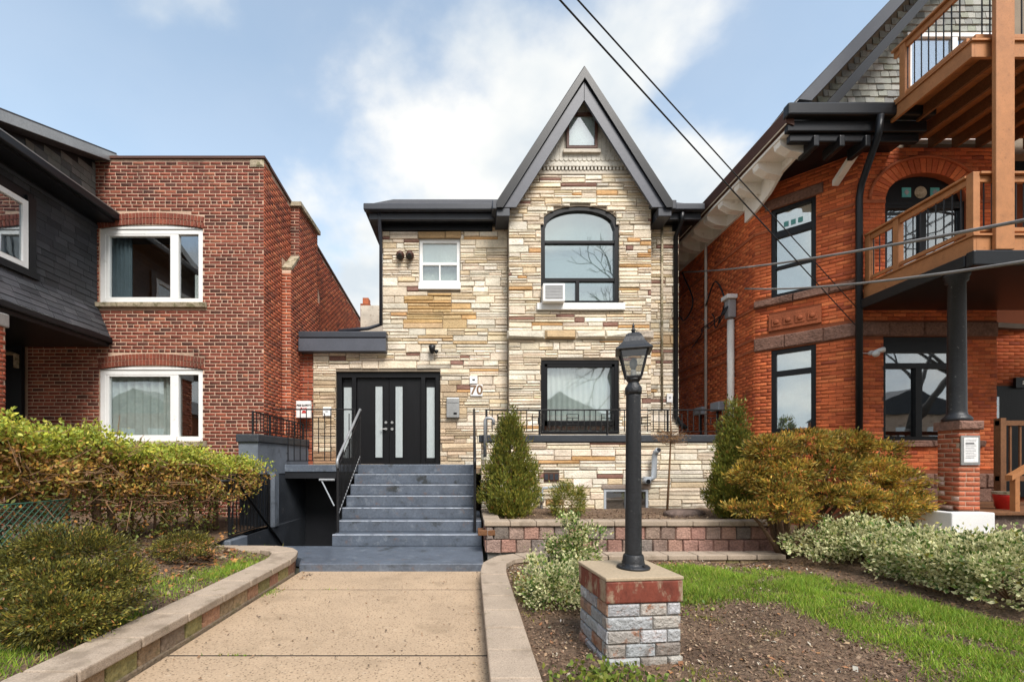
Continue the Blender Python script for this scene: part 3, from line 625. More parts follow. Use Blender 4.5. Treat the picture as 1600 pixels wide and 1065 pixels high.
# downspouts
MB().tube([(X(592, 10.5), 10.48, Z(330, 10.5)), (X(593, 10.5), 10.5, Z(345, 10.5)), (XU-.03, 10.73, Z(372, 10.7)), (XU-.03, 10.73, Z(505, 10.7))], .04, 10).build('downspout', 'charcoal', H, smooth=True)
dx = X(1057, 10.7)
MB().tube([(X(1066, 10.4), 10.4, Z(332, 10.4)), (X(1065, 10.45), 10.45, Z(345, 10.45)), (dx, 10.74, Z(368, 10.7)), (dx, 10.74, Z(650, 10.7)), (dx+.1, 10.74, Z(661, 10.7)), (dx+.25, 10.74, Z(668, 10.7))], .055, 10).build('downspout', 'gutter_black', H, smooth=True)
MB().tube([(X(1033, YF), YF-.05, Z(352, YF)), (X(1033, YF), YF-.05, Z(640, YF))], .03, 8).build('conduit', 'sill_stone', H, smooth=True)
# ---------------------------------------------------------------- terrace
YT = 9.55; TX0, TX1 = X(752, YT), 5.62
T = thing('terrace_wall', 'stone-clad terrace wall with black cap in front of the bay', 'wall', (3, YT, 0))
tw = MB().box(TX0, TX1, YT, YT+.2, .2, 2.02).build('wall_core', 'mortar_stone', T)
TW = (X(943, YT), X(1012, YT), Z(808, YT), Z(764, YT))
def al_t(a, b):
    iv = [(TX0, TX1)]
    if a < TW[3]+.1: iv = subtract(iv, TW[0], TW[1])
    if a < Z(738, YT) and b > Z(751, YT): iv = subtract(iv, X(849, YT), X(873, YT))
    return iv
stones(tw, FR(YT), TX0, TX1, .38, 2.015, al_t, lambda u, z: CREAM, 260, 21, band=(.17, .25), ln=(.35, 1.0))
MB().box(TX0-.05, TX1+.02, YT-.06, YT+.28, 2.022, 2.175).build('cap', 'cap_paint', T, bevel=.015)
MB().box(.12, TX1, YT+.2, YF, 1.35, 1.45).build('terrace_floor', 'concrete', T)
MB().box(TX1-.15, TX1, YT+.2, YF, .2, 2.0).build('side_wall', 'mortar_stone', T)
bwn = window(T, FR(YT), TW[0], TW[1], TW[2], TW[3], .05, 'pipe_grey', [(TW[0]+.05, (TW[0]+TW[1])/2-.02, TW[2]+.05, TW[3]-.05), ((TW[0]+TW[1])/2+.02, TW[1]-.05, TW[2]+.05, TW[3]-.05)], 'glass_mid', n0=-.02, depth=.05, name='basement_window', bars=[((TW[0]+TW[1])/2-.02, (TW[0]+TW[1])/2+.02, TW[2]+.05, TW[3]-.05)], label='small grey framed basement window behind the lamp post')
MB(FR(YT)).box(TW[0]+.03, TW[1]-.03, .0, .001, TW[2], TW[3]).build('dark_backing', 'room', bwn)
MB(FR(YT)).block(TW[0]-.05, TW[1]+.05, TW[3]+.005, TW[3]+.1, .05, .01, rg, (.3, .24, .2)).build('lintel_stone', 'stone', tw)
vg = MB(FR(YT)).box(X(849, YT), X(873, YT), .002, .02, Z(751, YT), Z(738, YT)).build('vent_grille', 'brown_frame', T)
for i in range(3): MB(FR(YT)).box(X(850.5+8*i, YT), X(856+8*i, YT), .021, .03, Z(749, YT), Z(740, YT)).build('louvre', 'cap_paint', vg)
# ---------------------------------------------------------------- railings
def railing(name, label, p0, p1, zb, zt_, posts, bal, motif=False, top_r=.016, mat='iron', post_r=.024, foot=None):
    """iron railing from p0 to p1 (plan points); posts/balusters at fractions; zb, zt_ pairs at both ends"""
    a, b = Vector(p0), Vector(p1); Lp = lambda f: a+(b-a)*f; zB = lambda f: zb[0]+(zb[1]-zb[0])*f; zT = lambda f: zt_[0]+(zt_[1]-zt_[0])*f
    r = thing(name, label, 'railing', (a.x, a.y, zb[0]))
    MB().tube([(*Lp(0), zT(0)), (*Lp(1), zT(1))], top_r, 6).build('top_rail', mat, r)
    MB().tube([(*Lp(0), zB(0)+.08), (*Lp(1), zB(1)+.08)], .010, 6).build('bottom_rail', mat, r)
    for f in posts: MB().tube([(*Lp(f), (zB(f) if foot is None else foot)), (*Lp(f), zT(f)+.01)], post_r, 6).build('post', mat, r)
    for i in range(1, bal):
        f = i/bal; k = i % 6
        lo = zB(f)+.08; hi = zT(f)
        if motif and k in (2, 3, 4): lo = lo+(.16 if k == 3 else .0); hi = zT(f)-(.17 if k == 3 else .09)
        MB().tube([(*Lp(f), lo), (*Lp(f), hi)], .0105, 5).build('baluster', mat, r)
    if motif:
        for i in range(0, bal-4, 6):
            for (f0, f1, dz) in ((i+2, i+4, -.09), (i+2, i+4, -.17)): MB().tube([(*Lp(f0/bal), zT(0)+dz), (*Lp(f1/bal), zT(0)+dz)], .007, 5).build('crossbar', mat, r)
            MB().tube([(*Lp((i+2)/bal), zB(0)+.24), (*Lp((i+4)/bal), zB(0)+.24)], .007, 5).build('crossbar', mat, r)
    return r
railing('iron_railing', 'black iron railing on the terrace cap in front of the square window', (X(760, YT+.1), YT+.1), (5.55, YT+.1), (2.175, 2.175), (2.72, 2.72), (0, .22, .5, .75, 1), 42, True)
railing('iron_railing', 'black iron railing across the landing left of the door', (X(412, 9.72), 9.72), (-2.5, 9.72), (LZ, LZ), (2.74, 2.74), (0, 1), 15, True)
railing('iron_railing', 'short black iron railing on the grey parapet wall beside the brick house', (-4.25, 8.75), (-3.96, 10.6), (2.13, 2.1), (2.58, 2.5), (0, .3, 1), 16, False)
railing('iron_railing', 'black iron guard rail on the kerb of the basement stairwell', (-4.04, 7.5), (-4.0, 8.9), (.29, .29), (1.38, 1.34), (0, 1), 12, False)
hr = thing('basement_handrail', 'black iron handrail sloping down into the basement stairwell', 'handrail', (-3.92, 7.5, 0))
MB().tube([(-4.02, 7.2, 1.28), (-3.95, 7.55, 1.28), (-3.88, 9.35, -.2)], .024, 8).build('rail', 'iron', hr, smooth=True); MB().tube([(-4.03, 7.52, .3), (-3.95, 7.52, 1.28)], .015, 6).build('bracket', 'iron', hr)
sb = thing('handrail_bracket', 'grey handrail stub with slanted brace beside the stair railing', 'handrail', (-2.5, 8.1, .3))
MB().tube([(-2.74, 8.12, 1.27), (-2.46, 8.12, 1.27)], .022, 8).build('bar', 'grey_rail', sb); MB().tube([(-2.70, 8.12, 1.26), (-2.47, 8.12, .80)], .012, 6).build('brace', 'pipe_grey', sb)
def stair_rail(x, label, rail_mat):
    r = thing('stair_railing', label, 'railing', (x, 8.1, .3)); y0, y1 = 8.1, 9.74; z0, z1 = 1.64, 2.74
    MB().tube([(x, y0-.02, z0-.16), (x, y0-.03, z0-.03), (x, y0+.03, z0+.03), (x, y1, z1), (x, y1+.06, z1-.01)], .026, 8).build('handrail', rail_mat, r, smooth=True)
    MB().tube([(x, y0, .318), (x, y0, z0)], .026, 8).build('post', 'iron', r); MB().tube([(x, y1, LZ), (x, y1, z1)], .022, 8).build('post', 'iron', r)
    MB().tube([(x, y0, .62), (x, y1-.02, LZ+.17)], .012, 6).build('bottom_rail', rail_mat, r)
    MB().tube([(x, y0, z0-.16), (x, y1, z1-.16)], .010, 6).build('middle_rail', 'iron', r)
    for i in range(1, 18):
        f = i/18; y = y0+(y1-y0)*f; MB().tube([(x, y, .62+(LZ+.17-.62)*f), (x, y, z0-.16+(z1-z0)*f)], .011, 5).build('baluster', 'iron', r)
stair_rail(-2.40, 'iron stair railing with grey pipe handrail on the left of the stairs', 'grey_rail')
stair_rail(.08, 'black iron stair railing on the right of the stairs seen end-on', 'iron')
# ---------------------------------------------------------------- things on the stone house
def wbox(name, label, cat, x0, x1, y0, y1, Y, depth, mat, bev=.008):
    r = thing(name, label, cat, (X((x0+x1)/2, Y), Y, Z(y1, Y)))
    o = MB(FR(Y)).box(X(x0, Y), X(x1, Y), .04, .04+depth, Z(y1, Y), Z(y0, Y)).build('body', mat, r, bevel=bev); return r
r = wbox('mailbox', 'grey metal wall mailbox right of the double door', 'mailbox', 698, 718, 622, 653, YF, .09, 'metal_grey', .015)
MB(FR(YF)).box(X(699, YF), X(717, YF), .131, .14, Z(630, YF), Z(623, YF)).build('lid', 'metal_grey', r, bevel=.01); MB(FR(YF)).box(X(709, YF), X(714, YF), .131, .138, Z(648, YF), Z(645, YF)).build('keyhole_plate', 'black_frame', r)
r = wbox('number_plaque', 'cream house number plaque reading 70 beside the bay', 'plaque', 735, 754, 601, 619, YF, .02, 'sign_white')
text('70', .30, YF-.066, X(744.5, YF), Z(610, YF), 'ink_brown', r, 'number')
r = wbox('doorbell_box', 'small white box mounted above the house number', 'sensor', 734, 746, 588, 600, YF, .04, 'sign_white'); MB(FR(YF)).box(X(738, YF), X(742, YF), .081, .086, Z(595, YF), Z(593, YF)).build('slot', 'black_frame', r)
r = wbox('fire_safety_box', 'white box labelled FIRE SAFETY PLAN on the red brick strip', 'sign box', 461, 488, 627, 653, YF-.15, .08, 'sign_white')
q = YF-.15-.124; text('FIRE SAFETY', .062, q, X(474.5, q), Z(633, q), 'ink_dark', r, 'lettering'); text('PLAN', .062, q, X(474.5, q), Z(638, q), 'ink_red', r, 'lettering')
MB(FR(YF-.15)).prism([(X(471, q), Z(645, q)), (X(479, q), Z(645, q)), (X(477, q), Z(641, q)), (X(473, q), Z(641, q))], .121, .126).build('emblem', 'ink_red', r)
r = wbox('notice_box', 'small white box on the stone left of the door', 'sensor', 506, 519, 636, 650, YF, .04, 'sign_white'); MB(FR(YF)).box(X(510, YF), X(514, YF), .081, .084, Z(644, YF), Z(642, YF)).build('mark', 'pipe_grey', r)
r = wbox('wall_switch_box', 'small white box beside the right downspout above the terrace', 'sensor', 1040, 1049, 615, 629, YF, .04, 'sign_white'); MB(FR(YF)).box(X(1043, YF), X(1046, YF), .081, .085, Z(623, YF), Z(620, YF)).build('mark', 'ink_grey', r)
for i, px in enumerate((626, 641)):
    r = thing('vent_hood', ('left', 'right')[i]+' one of two round brown dryer vents beside the small white window', 'vent', (X(px, YF), YF, Z(401, YF)), 'round vents by the small window')
    fr = ((X(px, YF), YF-.03, Z(401, YF)), (1, 0, 0), (0, -1, 0))
    MB(fr).tube([(0, 0, 0), (0, .05, 0), (0, .10, .0), (0, .13, -.01)], [.10, .10, .085, .04], 14).build('hood', 'brown_frame', r, smooth=True); MB(fr).tube([(0, .12, -.02), (0, .15, -.09)], [.05, .07], 10).build('flap', 'black_frame', r)
r = thing('wall_light', 'small black wall light above the double door', 'wall light', (X(676, YF), YF-.04, Z(552, YF)))
fr = ((X(676, YF), YF-.03, Z(547, YF)), (1, 0, 0), (0, -1, 0))
MB(fr).box(-.05, .05, 0, .03, -.05, .08).build('backplate', 'iron', r, bevel=.01); MB(fr).lathe([(.03, .09), (.085, .07), (.07, -.02), (.045, -.10), (.02, -.12)], 0, .12, 12).build('shade', 'iron', r, smooth=True); MB(fr).lathe([(.045, -.03), (.05, -.06), (.02, -.11)], .10, .10, 10).build('sensor_head', 'iron', r, smooth=True)
A0, A1, AZ0, AZ1 = X(848, YB-.2), X(882, YB-.2), Z(472, YB-.2), Z(444, YB-.2)
r = thing('air_conditioner', 'white window air conditioner at the left of the arched window', 'air conditioner', (A0, YB, AZ0))
MB(FR(YB)).box(A0, A1, -.12, .26, AZ0, AZ1).build('case', 'white_paint', r, bevel=.012); gq = MB(FR(YB)).box(A0+.05, A1-.05, .261, .268, AZ0+.06, AZ1-.05).build('grille', 'ink_grey', r)
for i in range(9): z = AZ0+.075+i*.034; MB(FR(YB)).box(A0+.055, A1-.055, .269, .274, z, z+.012).build('fin', 'metal_grey', gq)
#@@PART3
# ================================================================ brown brick house on the left
LY = 9.32; LX = -4.3; LT = Z(249, LY)
LH = thing('brick_house', 'dark red-brown flat-topped brick house with white windows and black shingled bay', 'house', (-6.5, LY, 0))
BRN = [(5, (0.195, 0.050, 0.029)), (3, (0.159, 0.040, 0.024)), (2, (0.249, 0.068, 0.037)), (1.3, (0.090, 0.029, 0.019)), (.8, (0.286, 0.097, 0.053))]
ORG = [(5, (.36, .085, .036)), (3, (.30, .065, .03)), (2, (.42, .125, .055)), (1, (.20, .05, .028))]  # brighter orange for the side bricks, their sunlit look put into the colour
lx0, lx1 = X(155, LY), X(317, LY); wins = ((Z(473, LY), Z(356, LY)), (Z(689, LY), Z(576, LY)))
m = MB(FR(LY)); wall_grid(m, [-12.5, lx0, lx1, LX], [0, wins[1][0], wins[1][1]+.06, wins[0][0], wins[0][1]+.06, LT],
   lambda u, z: not (lx0 < u < lx1 and any(a < z < b+.06 for a, b in wins)), -.2, 0)
lw = m.build('wall', 'mortar_l', LH)
lc = (lx0+lx1)/2; lh = (lx1-lx0)/2; RISE = .085; RING = .26
def arc(u, zb): return zb+RISE*(1-((u-lc)/lh)**2)-.02
def al_l(a, b):
    iv = [(-9.2, LX)]
    for z0, z1 in wins:
        if b > z0 and a < z1+.0: iv = subtract(iv, lx0, lx1)
        elif b > z0-.13 and a < z0+.01: iv = subtract(iv, lx0-.07, lx1+.09)
        elif a >= z1-.03 and a < z1+RING+RISE+.03:
            us = [lx0-.04+(lx1-lx0+.08)*i/40 for i in range(41)]; ok = [u for u in us if arc(u, z1)+RING+.01 > a]
            if ok: iv = subtract(iv, min(ok), max(ok))
    return iv
bricks(lw, FR(LY), -9.2, LX, .35, LT-.06, al_l, 'brick_l', BRN, 200, 31, cs=.0735, H_=.056, jt=.017, proud=.007)
for wi, (z0, z1) in enumerate(wins):
    me_ = []
    for k in range(4):
        mm = MB(); mm.fr = ((0, 0, 0), (1, 0, 0), (0, -1, 0)); mm.block(-.03, .03, -.056, .056, .014, .004, rnd, pick(BRN[:3], rnd)); ob = mm.build('arch_brick', 'brick_l', lw); me_.append(ob.data); bpy.data.objects.remove(ob)
    n_ = 31
    for row in range(2):
        for i in range(n_):
            u = lx0-.03+(lx1-lx0+.06)*(i+.5)/n_; o = bpy.data.objects.new('arch_brick', rnd.choice(me_)); link(o, lw, (u, LY, arc(u, z1)+.068+row*.125))
            o.rotation_euler = (0, -math.atan(-2*RISE*(u-lc)/lh**2), 0)
    fr = FR(LY); xm_ = X(268, LY)
    wd = window(LH, fr, lx0+.005, lx1-.005, z0+.005, z1-.015, .10, 'white_paint', [(lx0+.17, xm_-.06, z0+.12, z1-.11), (xm_+.13, lx1-.10, z0+.12, z1-.11)], 'glass_clear', n0=-.12, depth=.09,
        bars=[(xm_-.05, xm_+.12, z0+.1, z1-.1), (lx0+.1, lx0+.17, z0+.1, z1-.1), (lx0+.17, xm_-.05, z0+.1, z0+.13), (lx0+.17, xm_-.05, z1-.15, z1-.1)], label=('upper white picture window with mossy sill', 'lower white picture window with lace curtains')[wi])
    us = lin(lx0+.005, lx1-.005, 20)
    MB(fr).prism([(lx0+.005, z1-.014)]+[(u, arc(u, z1)+.0) for u in us]+[(lx1-.005, z1-.014)], -.11, -.015).build('arched_header', 'white_paint', wd)
    sl_ = MB(fr).block(lx0-.07, lx1+.09, z0-.115, z0+.002, .09, .015, rnd, back=-.1).build('sill', 'sill_stone', wd)
    if wi == 0: curtain(wd, fr, lx0+.12, lx0+.55, z0, z1, -.19, 'curtain_dark', waves=5); curtain(wd, fr, xm_+.3, xm_+.5, z0, z0+.7, -.3, 'blind', waves=2)
    else: curtain(wd, fr, lx0+.1, xm_+.1, z0, z1, -.19, 'curtain', amp=.035, waves=9)
MB().box(-12.3, LX-.2, LY+.2, LY+2.8, 3.9, 4.0).build('upper_floor', 'room_warm', LH); MB().box(-12.3, LX-.2, LY+2.8, LY+2.9, 0, LT-.1).build('partition', 'room_warm', LH)
MB().box(-7.0, -6.9, LY+1.2, LY+2.8, 4.0, 7.6).build('doorway_wall', 'cream_paint', LH)
SF = ((LX, LY, 0), (0, 1, 0), (1, 0, 0)); LL = 9.5; top = lambda u: LT-.088*u
sw_ = MB(SF).prism([(.2, 0), (LL, 0), (LL, top(LL)), (.2, top(.2))], -.2, -.001).build('wall', 'mortar_l', LH)
bricks(sw_, SF, 0, LL, .4, LT-.05, lambda a, b: subtract([(0.0, min(LL, (LT-.05-b)/.088))], .88, 2.88) if b < 6.3 else ([(0., min(LL, (LT-.05-b)/.088))] if (LT-.05-b) > .02 else []), 'brick_l', ORG, 90, 33, cs=.0735, H_=.056, jt=.017, proud=.007, header=0)
MB().box(-12.5, LX-.2, LY+LL-.2, LY+LL, 0, 7).build('rear_wall', 'mortar_l', LH); MB(SF).prism([(.05, top(.05)-.15), (LL, top(LL)-.15), (LL, top(LL)-.05), (.05, top(.05)-.05)], -8, -.21).build('roof', 'roof_dark', LH)
MB(FR(LY)).box(-7.9, LX+.04, -.22, .04, LT, LT+.05).build('coping', 'brown_frame', LH); MB(SF).prism([(.23, LT-.02), (LL, top(LL)), (LL, top(LL)+.05), (.23, LT+.045)], -.22, .035).build('coping', 'brown_frame', LH)
rk = random.Random(3); MB(FR(LY)).block(X(391, LY), LX+.012, LT-.17, LT-.01, .03, .04, rk).build('mortar_patch', 'sill_stone', LH)
cb_ = MB(SF).prism([(.9, 0), (2.85, 0), (2.85, 6.1), (2.68, 6.35), (2.68, 7.7), (1.40, 7.7), (1.40, 6.45), (.9, 5.95)], 0, .2).build('chimney', 'mortar_l', LH)
bricks(cb_, ((LX+.2, LY, 0), (0, 1, 0), (1, 0, 0)), .9, 2.85, .4, 7.68, lambda a, b: [(.9, 2.85)] if b < 5.95 else [(1.40, 2.68)] if a > 6.45 else [(.9+(b-5.95), 2.70)], 'brick_l', ORG, 0, 35, cs=.0735, H_=.056, jt=.017, proud=.007, header=0)
bricks(cb_, ((LX, LY+.9, 0), (1, 0, 0), (0, -1, 0)), 0, .2, .4, 5.9, lambda a, b: [(0, .21)], 'brick_l', ORG, 0, 36, cs=.0735, H_=.056, jt=.017, proud=.007, header=0)
bricks(cb_, ((LX, LY+1.4, 0), (1, 0, 0), (0, -1, 0)), 0, .2, 6.5, 7.7, lambda a, b: [(0, .21)], 'brick_l', BRN, 0, 37, cs=.0735, H_=.056, jt=.017, proud=.007, header=0)
MB(SF).box(1.34, 2.74, -.05, .27, 7.7, 7.8).build('chimney_cap', 'sill_stone', LH)
MB(SF).prism([(.93, 5.99), (1.38, 6.46), (1.38, 6.52), (.9, 6.04)], -.0, .22).build('chimney_shoulder', 'sill_stone', LH)
# black shingled bay
BF = ((-7.76, LY-.02, 0), (0, -1, 0), (1, 0, 0)); BLK = [(4, (.030, .031, .035)), (3, (.040, .041, .046)), (2, (.021, .022, .026))]; GRY = [(3, (.13, .13, .115)), (2, (.17, .165, .145)), (1, (.09, .09, .085))]
by = MB(BF).box(0, 3.6, -.3, -.002, 4.7, 6.95).build('bay_wall', 'gutter_black', LH)
BW = (LY-.02-7.80, 2.95, 4.95, 6.12)
def shingles(parent, fr, u0, u1, z0, z1, w_, h_, pal, mat, n_one, allowed=None, seed=1, thick=.012, tilt=None, name='shingle'):
    rg = random.Random(seed); rest = MB(fr); cnt = 0; z = z0; r = 0
    while z < z1:
        u = u0-(r % 2)*w_*.5-rg.uniform(0, w_*.3)
        while u < u1:
            l = w_*rg.uniform(.85, 1.2)
            for a, b in (allowed(z, min(z+h_, z1)) if allowed else [(u0, u1)]):
                p, q = max(u, a), min(u+l-.006, b)
                if q-p > .03:
                    o = (lambda n, zz: n) if tilt is None else tilt
                    t = thick*rg.uniform(.8, 1.5); zt2 = min(z+h_*1.1, z1+.02)
                    mm = MB(fr) if cnt < n_one else rest; dz = rg.uniform(-.006, .006)
                    zb_ = z+dz; f = (lambda zz: 0) if tilt is None else tilt
                    mm.add([(p, f(zb_), zb_), (q, f(zb_), zb_), (q, f(zt2), zt2), (p, f(zt2), zt2), (p, f(zb_)+t, zb_), (q, f(zb_)+t, zb_), (q, f(zt2)+.003, zt2), (p, f(zt2)+.003, zt2)],
                        [(0, 1, 5, 4), (1, 2, 6, 5), (2, 3, 7, 6), (3, 0, 4, 7), (4, 5, 6, 7)], pick(pal, rg))
                    if cnt < n_one: mm.build(name, mat, parent)
                    cnt += 1
            u += l
        z += h_; r += 1
    if rest.v: rest.build('small_shingles', mat, parent, kind='stuff')
shingles(by, BF, 0, 3.6, 4.83, 6.5, .30, .125, BLK, 'shingle_black', 120, lambda a, b: subtract([(0, 3.6)], BW[0]-.16, BW[1]) if a < BW[3]+.12 else [(0, 3.6)], 5)
sk = MB(BF).add([(0, 0, 4.83), (3.6, 0, 4.83), (3.6, .28, 4.17), (0, .28, 4.17), (0, 0, 4.1), (3.6, 0, 4.1), (0, .28, 4.10), (3.6, .28, 4.10)], [(0, 1, 2, 3), (4, 6, 7, 5), (3, 2, 7, 6), (0, 3, 6, 4), (1, 5, 7, 2)]).build('skirt_roof', 'gutter_black', LH)
shingles(sk, BF, -.01, 3.6, 4.19, 4.83, .30, .11, [(3, (.055, .056, .062)), (2, (.07, .07, .076)), (1, (.04, .04, .045))], 'shingle_black', 80, None, 6, tilt=lambda z: .28*(4.84-z)/.67)
MB().box(-12.3, -9.22, LY-.12, LY-.05, 0, 4.0).build('entry_shade_panel', 'gutter_black', LH); MB(BF).box(-.01, 3.6, .20, .33, 4.06, 4.18).build('skirt_gutter', 'gutter_black', LH, bevel=.02)  # flat black panel stands for the deep shade of the porch entry
MB().box(-12.5, -7.50, 5.6, LY-.03, 3.98, 4.07).build('porch_ceiling', 'gutter_black', LH); MB().box(-12.5, -12.3, 5.6, LY, 0, 7.5).box(-12.3, -8.1, 5.6, 5.7, 4.0, 7.0).build('bay_shell', 'gutter_black', LH)
MB(BF).box(0, 3.6, .36, .48, 6.60, 6.74).build('eave_gutter', 'gutter_black', LH, bevel=.02); MB(BF).box(.0, 3.6, -.05, .38, 6.56, 6.60).build('eave_soffit', 'gutter_black', LH); MB(BF).box(0, 3.6, .0, .03, 6.44, 6.50).build('trim', 'cap_paint', LH)
MB(BF).tube([(-.02, .47, 6.745), (3.6, .47, 6.745)], .012, 6).build('drip_edge', 'metal_grey', LH)
ck = MB(BF).prism([(.0, 6.6), (3.6, 6.6), (3.6, 6.70), (.0, 7.90)], -.2, -.03).build('cheek_wall', 'gutter_black', LH)
shingles(ck, ((-7.79, LY-.02, 0), (0, -1, 0), (1, 0, 0)), 0, 3.2, 6.72, 7.8, .22, .13, GRY, 'shingle_grey', 40, lambda a, b: [(0, max(.03, (7.80-b)/.385))], 7)
MB(BF).prism([(-.2, 7.92), (-.2, 8.14), (3.7, 6.64), (3.7, 6.42)], -5, .26).build('bay_roof', 'roof_dark', LH); MB(BF).prism([(-.21, 7.93), (-.21, 8.10), (3.7, 6.60), (3.7, 6.43)], .261, .285).build('rake_board', 'metal_grey', LH)
wd = window(LH, BF, BW[0], BW[1], BW[2], BW[3], .09, 'white_paint', [(BW[0]+.09, BW[1]-.09, BW[2]+.09, BW[3]-.09)], 'glass_mid', n0=.0, depth=.06, label='white framed window in the black shingled bay')
MB(BF).box(BW[0]-.16, BW[0]-.002, .0, .05, BW[2]-.1, BW[3]+.12).build('trim', 'gutter_black', wd); MB(BF).box(BW[0]-.2, BW[1], .0, .08, BW[2]-.13, BW[2]-.01).build('sill', 'gutter_black', wd); MB(BF).box(BW[0]+.05, BW[1]-.05, .002, .006, BW[2]+.05, BW[3]-.05).build('shade', 'curtain_dark', wd)
pl = MB().box(-7.93, -7.50, 6.75, 7.22, 0, 3.75).build('porch_pillar', 'mortar_l', LH)
bricks(pl, ((-7.93, 6.75, 0), (1, 0, 0), (0, -1, 0)), 0, .43, .4, 3.7, lambda a, b: [(0, .43)], 'brick_l', ORG, 0, 41); bricks(pl, ((-7.50, 6.75, 0), (0, 1, 0), (1, 0, 0)), 0, .47, .4, 3.7, lambda a, b: [(0, .47)], 'brick_l', ORG, 60, 42)
MB().box(-7.97, -7.46, 6.71, 7.26, 3.75, 3.97).build('pillar_cap', 'metal_grey', LH, bevel=.02)
r = thing('porch_light', 'dim cream porch lantern on the wall under the black porch roof', 'wall light', (X(28, LY), LY-.1, Z(580, LY)))
MB().lathe([(.05, Z(552, LY)), (.16, Z(556, LY)), (.17, Z(557, LY))], X(29, LY), LY-.2, 12).build('shade', 'sill_stone', r); MB().box(X(36, LY), X(39, LY), LY-.2, LY-.02, Z(577, LY), Z(556, LY)).build('arm', 'sill_stone', r)
# far house and its chimney between the two
FH = thing('far_house', 'distant brick house roof with chimney between the two front houses', 'house', (-6, 27, 0))
MB().box(-14, -4.9, 26, 34, 0, 8.2).build('wall', 'mortar_l', FH); MB(FR(0)).prism([(-14.3, 8.1), (-4.6, 8.1), (-9.4, 12)], -34.3, -25.8).build('roof', 'roof_dark', FH)
ch = MB().box(X(563, 25), X(578, 25), 25, 25.7, 7, Z(474, 25)).build('chimney', 'mortar_r', FH); MB().box(X(566, 25), X(575, 25), 25.1, 25.6, Z(474, 25), Z(464, 25)).build('chimney_pot', 'terracotta', ch)
# ================================================================ orange brick house on the right
s7 = math.sqrt(.5); RX, RYC, RYF = 6.1, 9.6, 8.42; RXF = RX+RYC-RYF
RS = ((RX, RYC, 0), (0, 1, 0), (-1, 0, 0)); RC = ((RX, RYC, 0), (s7, -s7, 0), (-s7, -s7, 0)); RF = ((RXF, RYF, 0), (1, 0, 0), (0, -1, 0)); CL = (RYC-RYF)/s7; RW = 2.61
RH = thing('orange_brick_house', 'tall orange brick house with white-bracketed cornice and cedar balconies', 'house', (8, RYF, 0))
OR = [(6, (0.589, 0.136, 0.042)), (3, (0.508, 0.107, 0.034)), (2, (0.668, 0.177, 0.058)), (1, (0.386, 0.082, 0.032))]
HT = 7.45
w1 = MB(RS).box(0, 11, -.2, 0, 0, HT).build('wall', 'mortar_r', RH)
CW = (.292, 1.043); cz = ((5.02, 6.87), (2.2, 3.93))
m = MB(RC); wall_grid(m, [.001, CW[0], CW[1], CL], [0, cz[1][0], cz[1][1], cz[0][0], cz[0][1], HT], lambda u, z: not (CW[0] < u < CW[1] and any(a < z < b for a, b in cz)), -.2, 0); w2_ = m.build('wall', 'mortar_r', RH)
AX0, AX1, AZ0_, AZS, AZT = .51, 2.04, 4.75, 6.50, 7.02; FX0, FX1, FZ0, FZ1 = .48, 1.89, 2.0, 3.95
m = MB(RF); wall_grid(m, [.001, FX0, AX0, FX1, AX1, RW], [0, FZ0, FZ1, AZ0_, AZT, HT], lambda u, z: not (AX0 < u < AX1 and AZ0_ < z < AZT) and not (FX0 < u < FX1 and FZ0 < z < FZ1), -.2, 0)
aac = (AX0+AX1)/2; aar = (AX1-AX0)/2
def az_(u): return AZS+(AZT-AZS)*math.sqrt(max(0, 1-((u-aac)/aar)**2))
hh = [(AX0+(AX1-AX0)*i/20, az_(AX0+(AX1-AX0)*i/20)) for i in range(21)]
m.prism([(AX0, AZT+.001)]+hh[:11], -.2, -.001); m.prism(hh[10:]+[(AX1, AZT+.001)], -.2, -.001); w3_ = m.build('wall', 'mortar_r', RH)
MB().box(RXF+RW-.2, RXF+RW, RYF+.2, 9.6, 0, HT).box(RXF+RW, 14, 9.4, 9.6, 0, HT).box(RX+.2, 14, 20.4, 20.6, 0, HT).box(13.9, 14, 9.6, 20.4, 0, HT).build('rear_wall', 'mortar_r', RH)
MB().box(RX+.3, 13.8, 10.9, 11, 0, HT).build('partition', 'room', RH); MB().plan([(RX+.2, 10.9), (RX+.2, RYC+.05), (RXF+.1, RYF+.25), (13.8, 9.6), (13.8, 10.9)], 4.35, 4.45).build('upper_floor', 'room', RH)
bands = ((3.95, 4.22), (4.86, 5.02)); nb = lambda a, b: not any(b > p and a < q for p, q in bands)
K = dict(cs=.072, H_=.064, jt=.006, proud=.006, header=0, L_=.222)
bricks(w1, RS, 0, 11, .9, HT, lambda a, b: [(0, 11)], 'brick_r', OR, 60, 51, **K)
def al_c(a, b):
    if not nb(a, b): return []
    iv = [(0, CL)]
    for z0, z1 in cz:
        if b > z0 and a < z1: iv = subtract(iv, *CW)
    if b > 6.87 and a < 7.08: iv = subtract(iv, .18, 1.16)
    if b > 4.33 and a < 4.66: iv = subtract(iv, .25, 1.13)
    return iv
bricks(w2_, RC, 0, CL, .9, HT, al_c, 'brick_r', OR, 110, 52, **K)
RGO = .30
def al_f(a, b):
    if not nb(a, b): return []
    iv = [(0, RW)]
    if b > AZ0_ and a < AZS: iv = subtract(iv, AX0, AX1)
    elif a >= AZS-.05 and a < AZT+RGO:
        k = max(0, 1-((max(a, AZS)-AZS)/(AZT+RGO-AZS))**2); iv = subtract(iv, aac-(aar+RGO)*math.sqrt(k), aac+(aar+RGO)*math.sqrt(k))
    if b > FZ0-.12 and a < FZ1: iv = subtract(iv, FX0-(.15 if a < FZ0 else 0), FX1+(.15 if a < FZ0 else 0))
    return iv
bricks(w3_, RF, 0, RW, 1.45, HT, al_f, 'brick_r', OR, 130, 53, **K)
am = 26                                   # arch of radial bricks and its hood mould
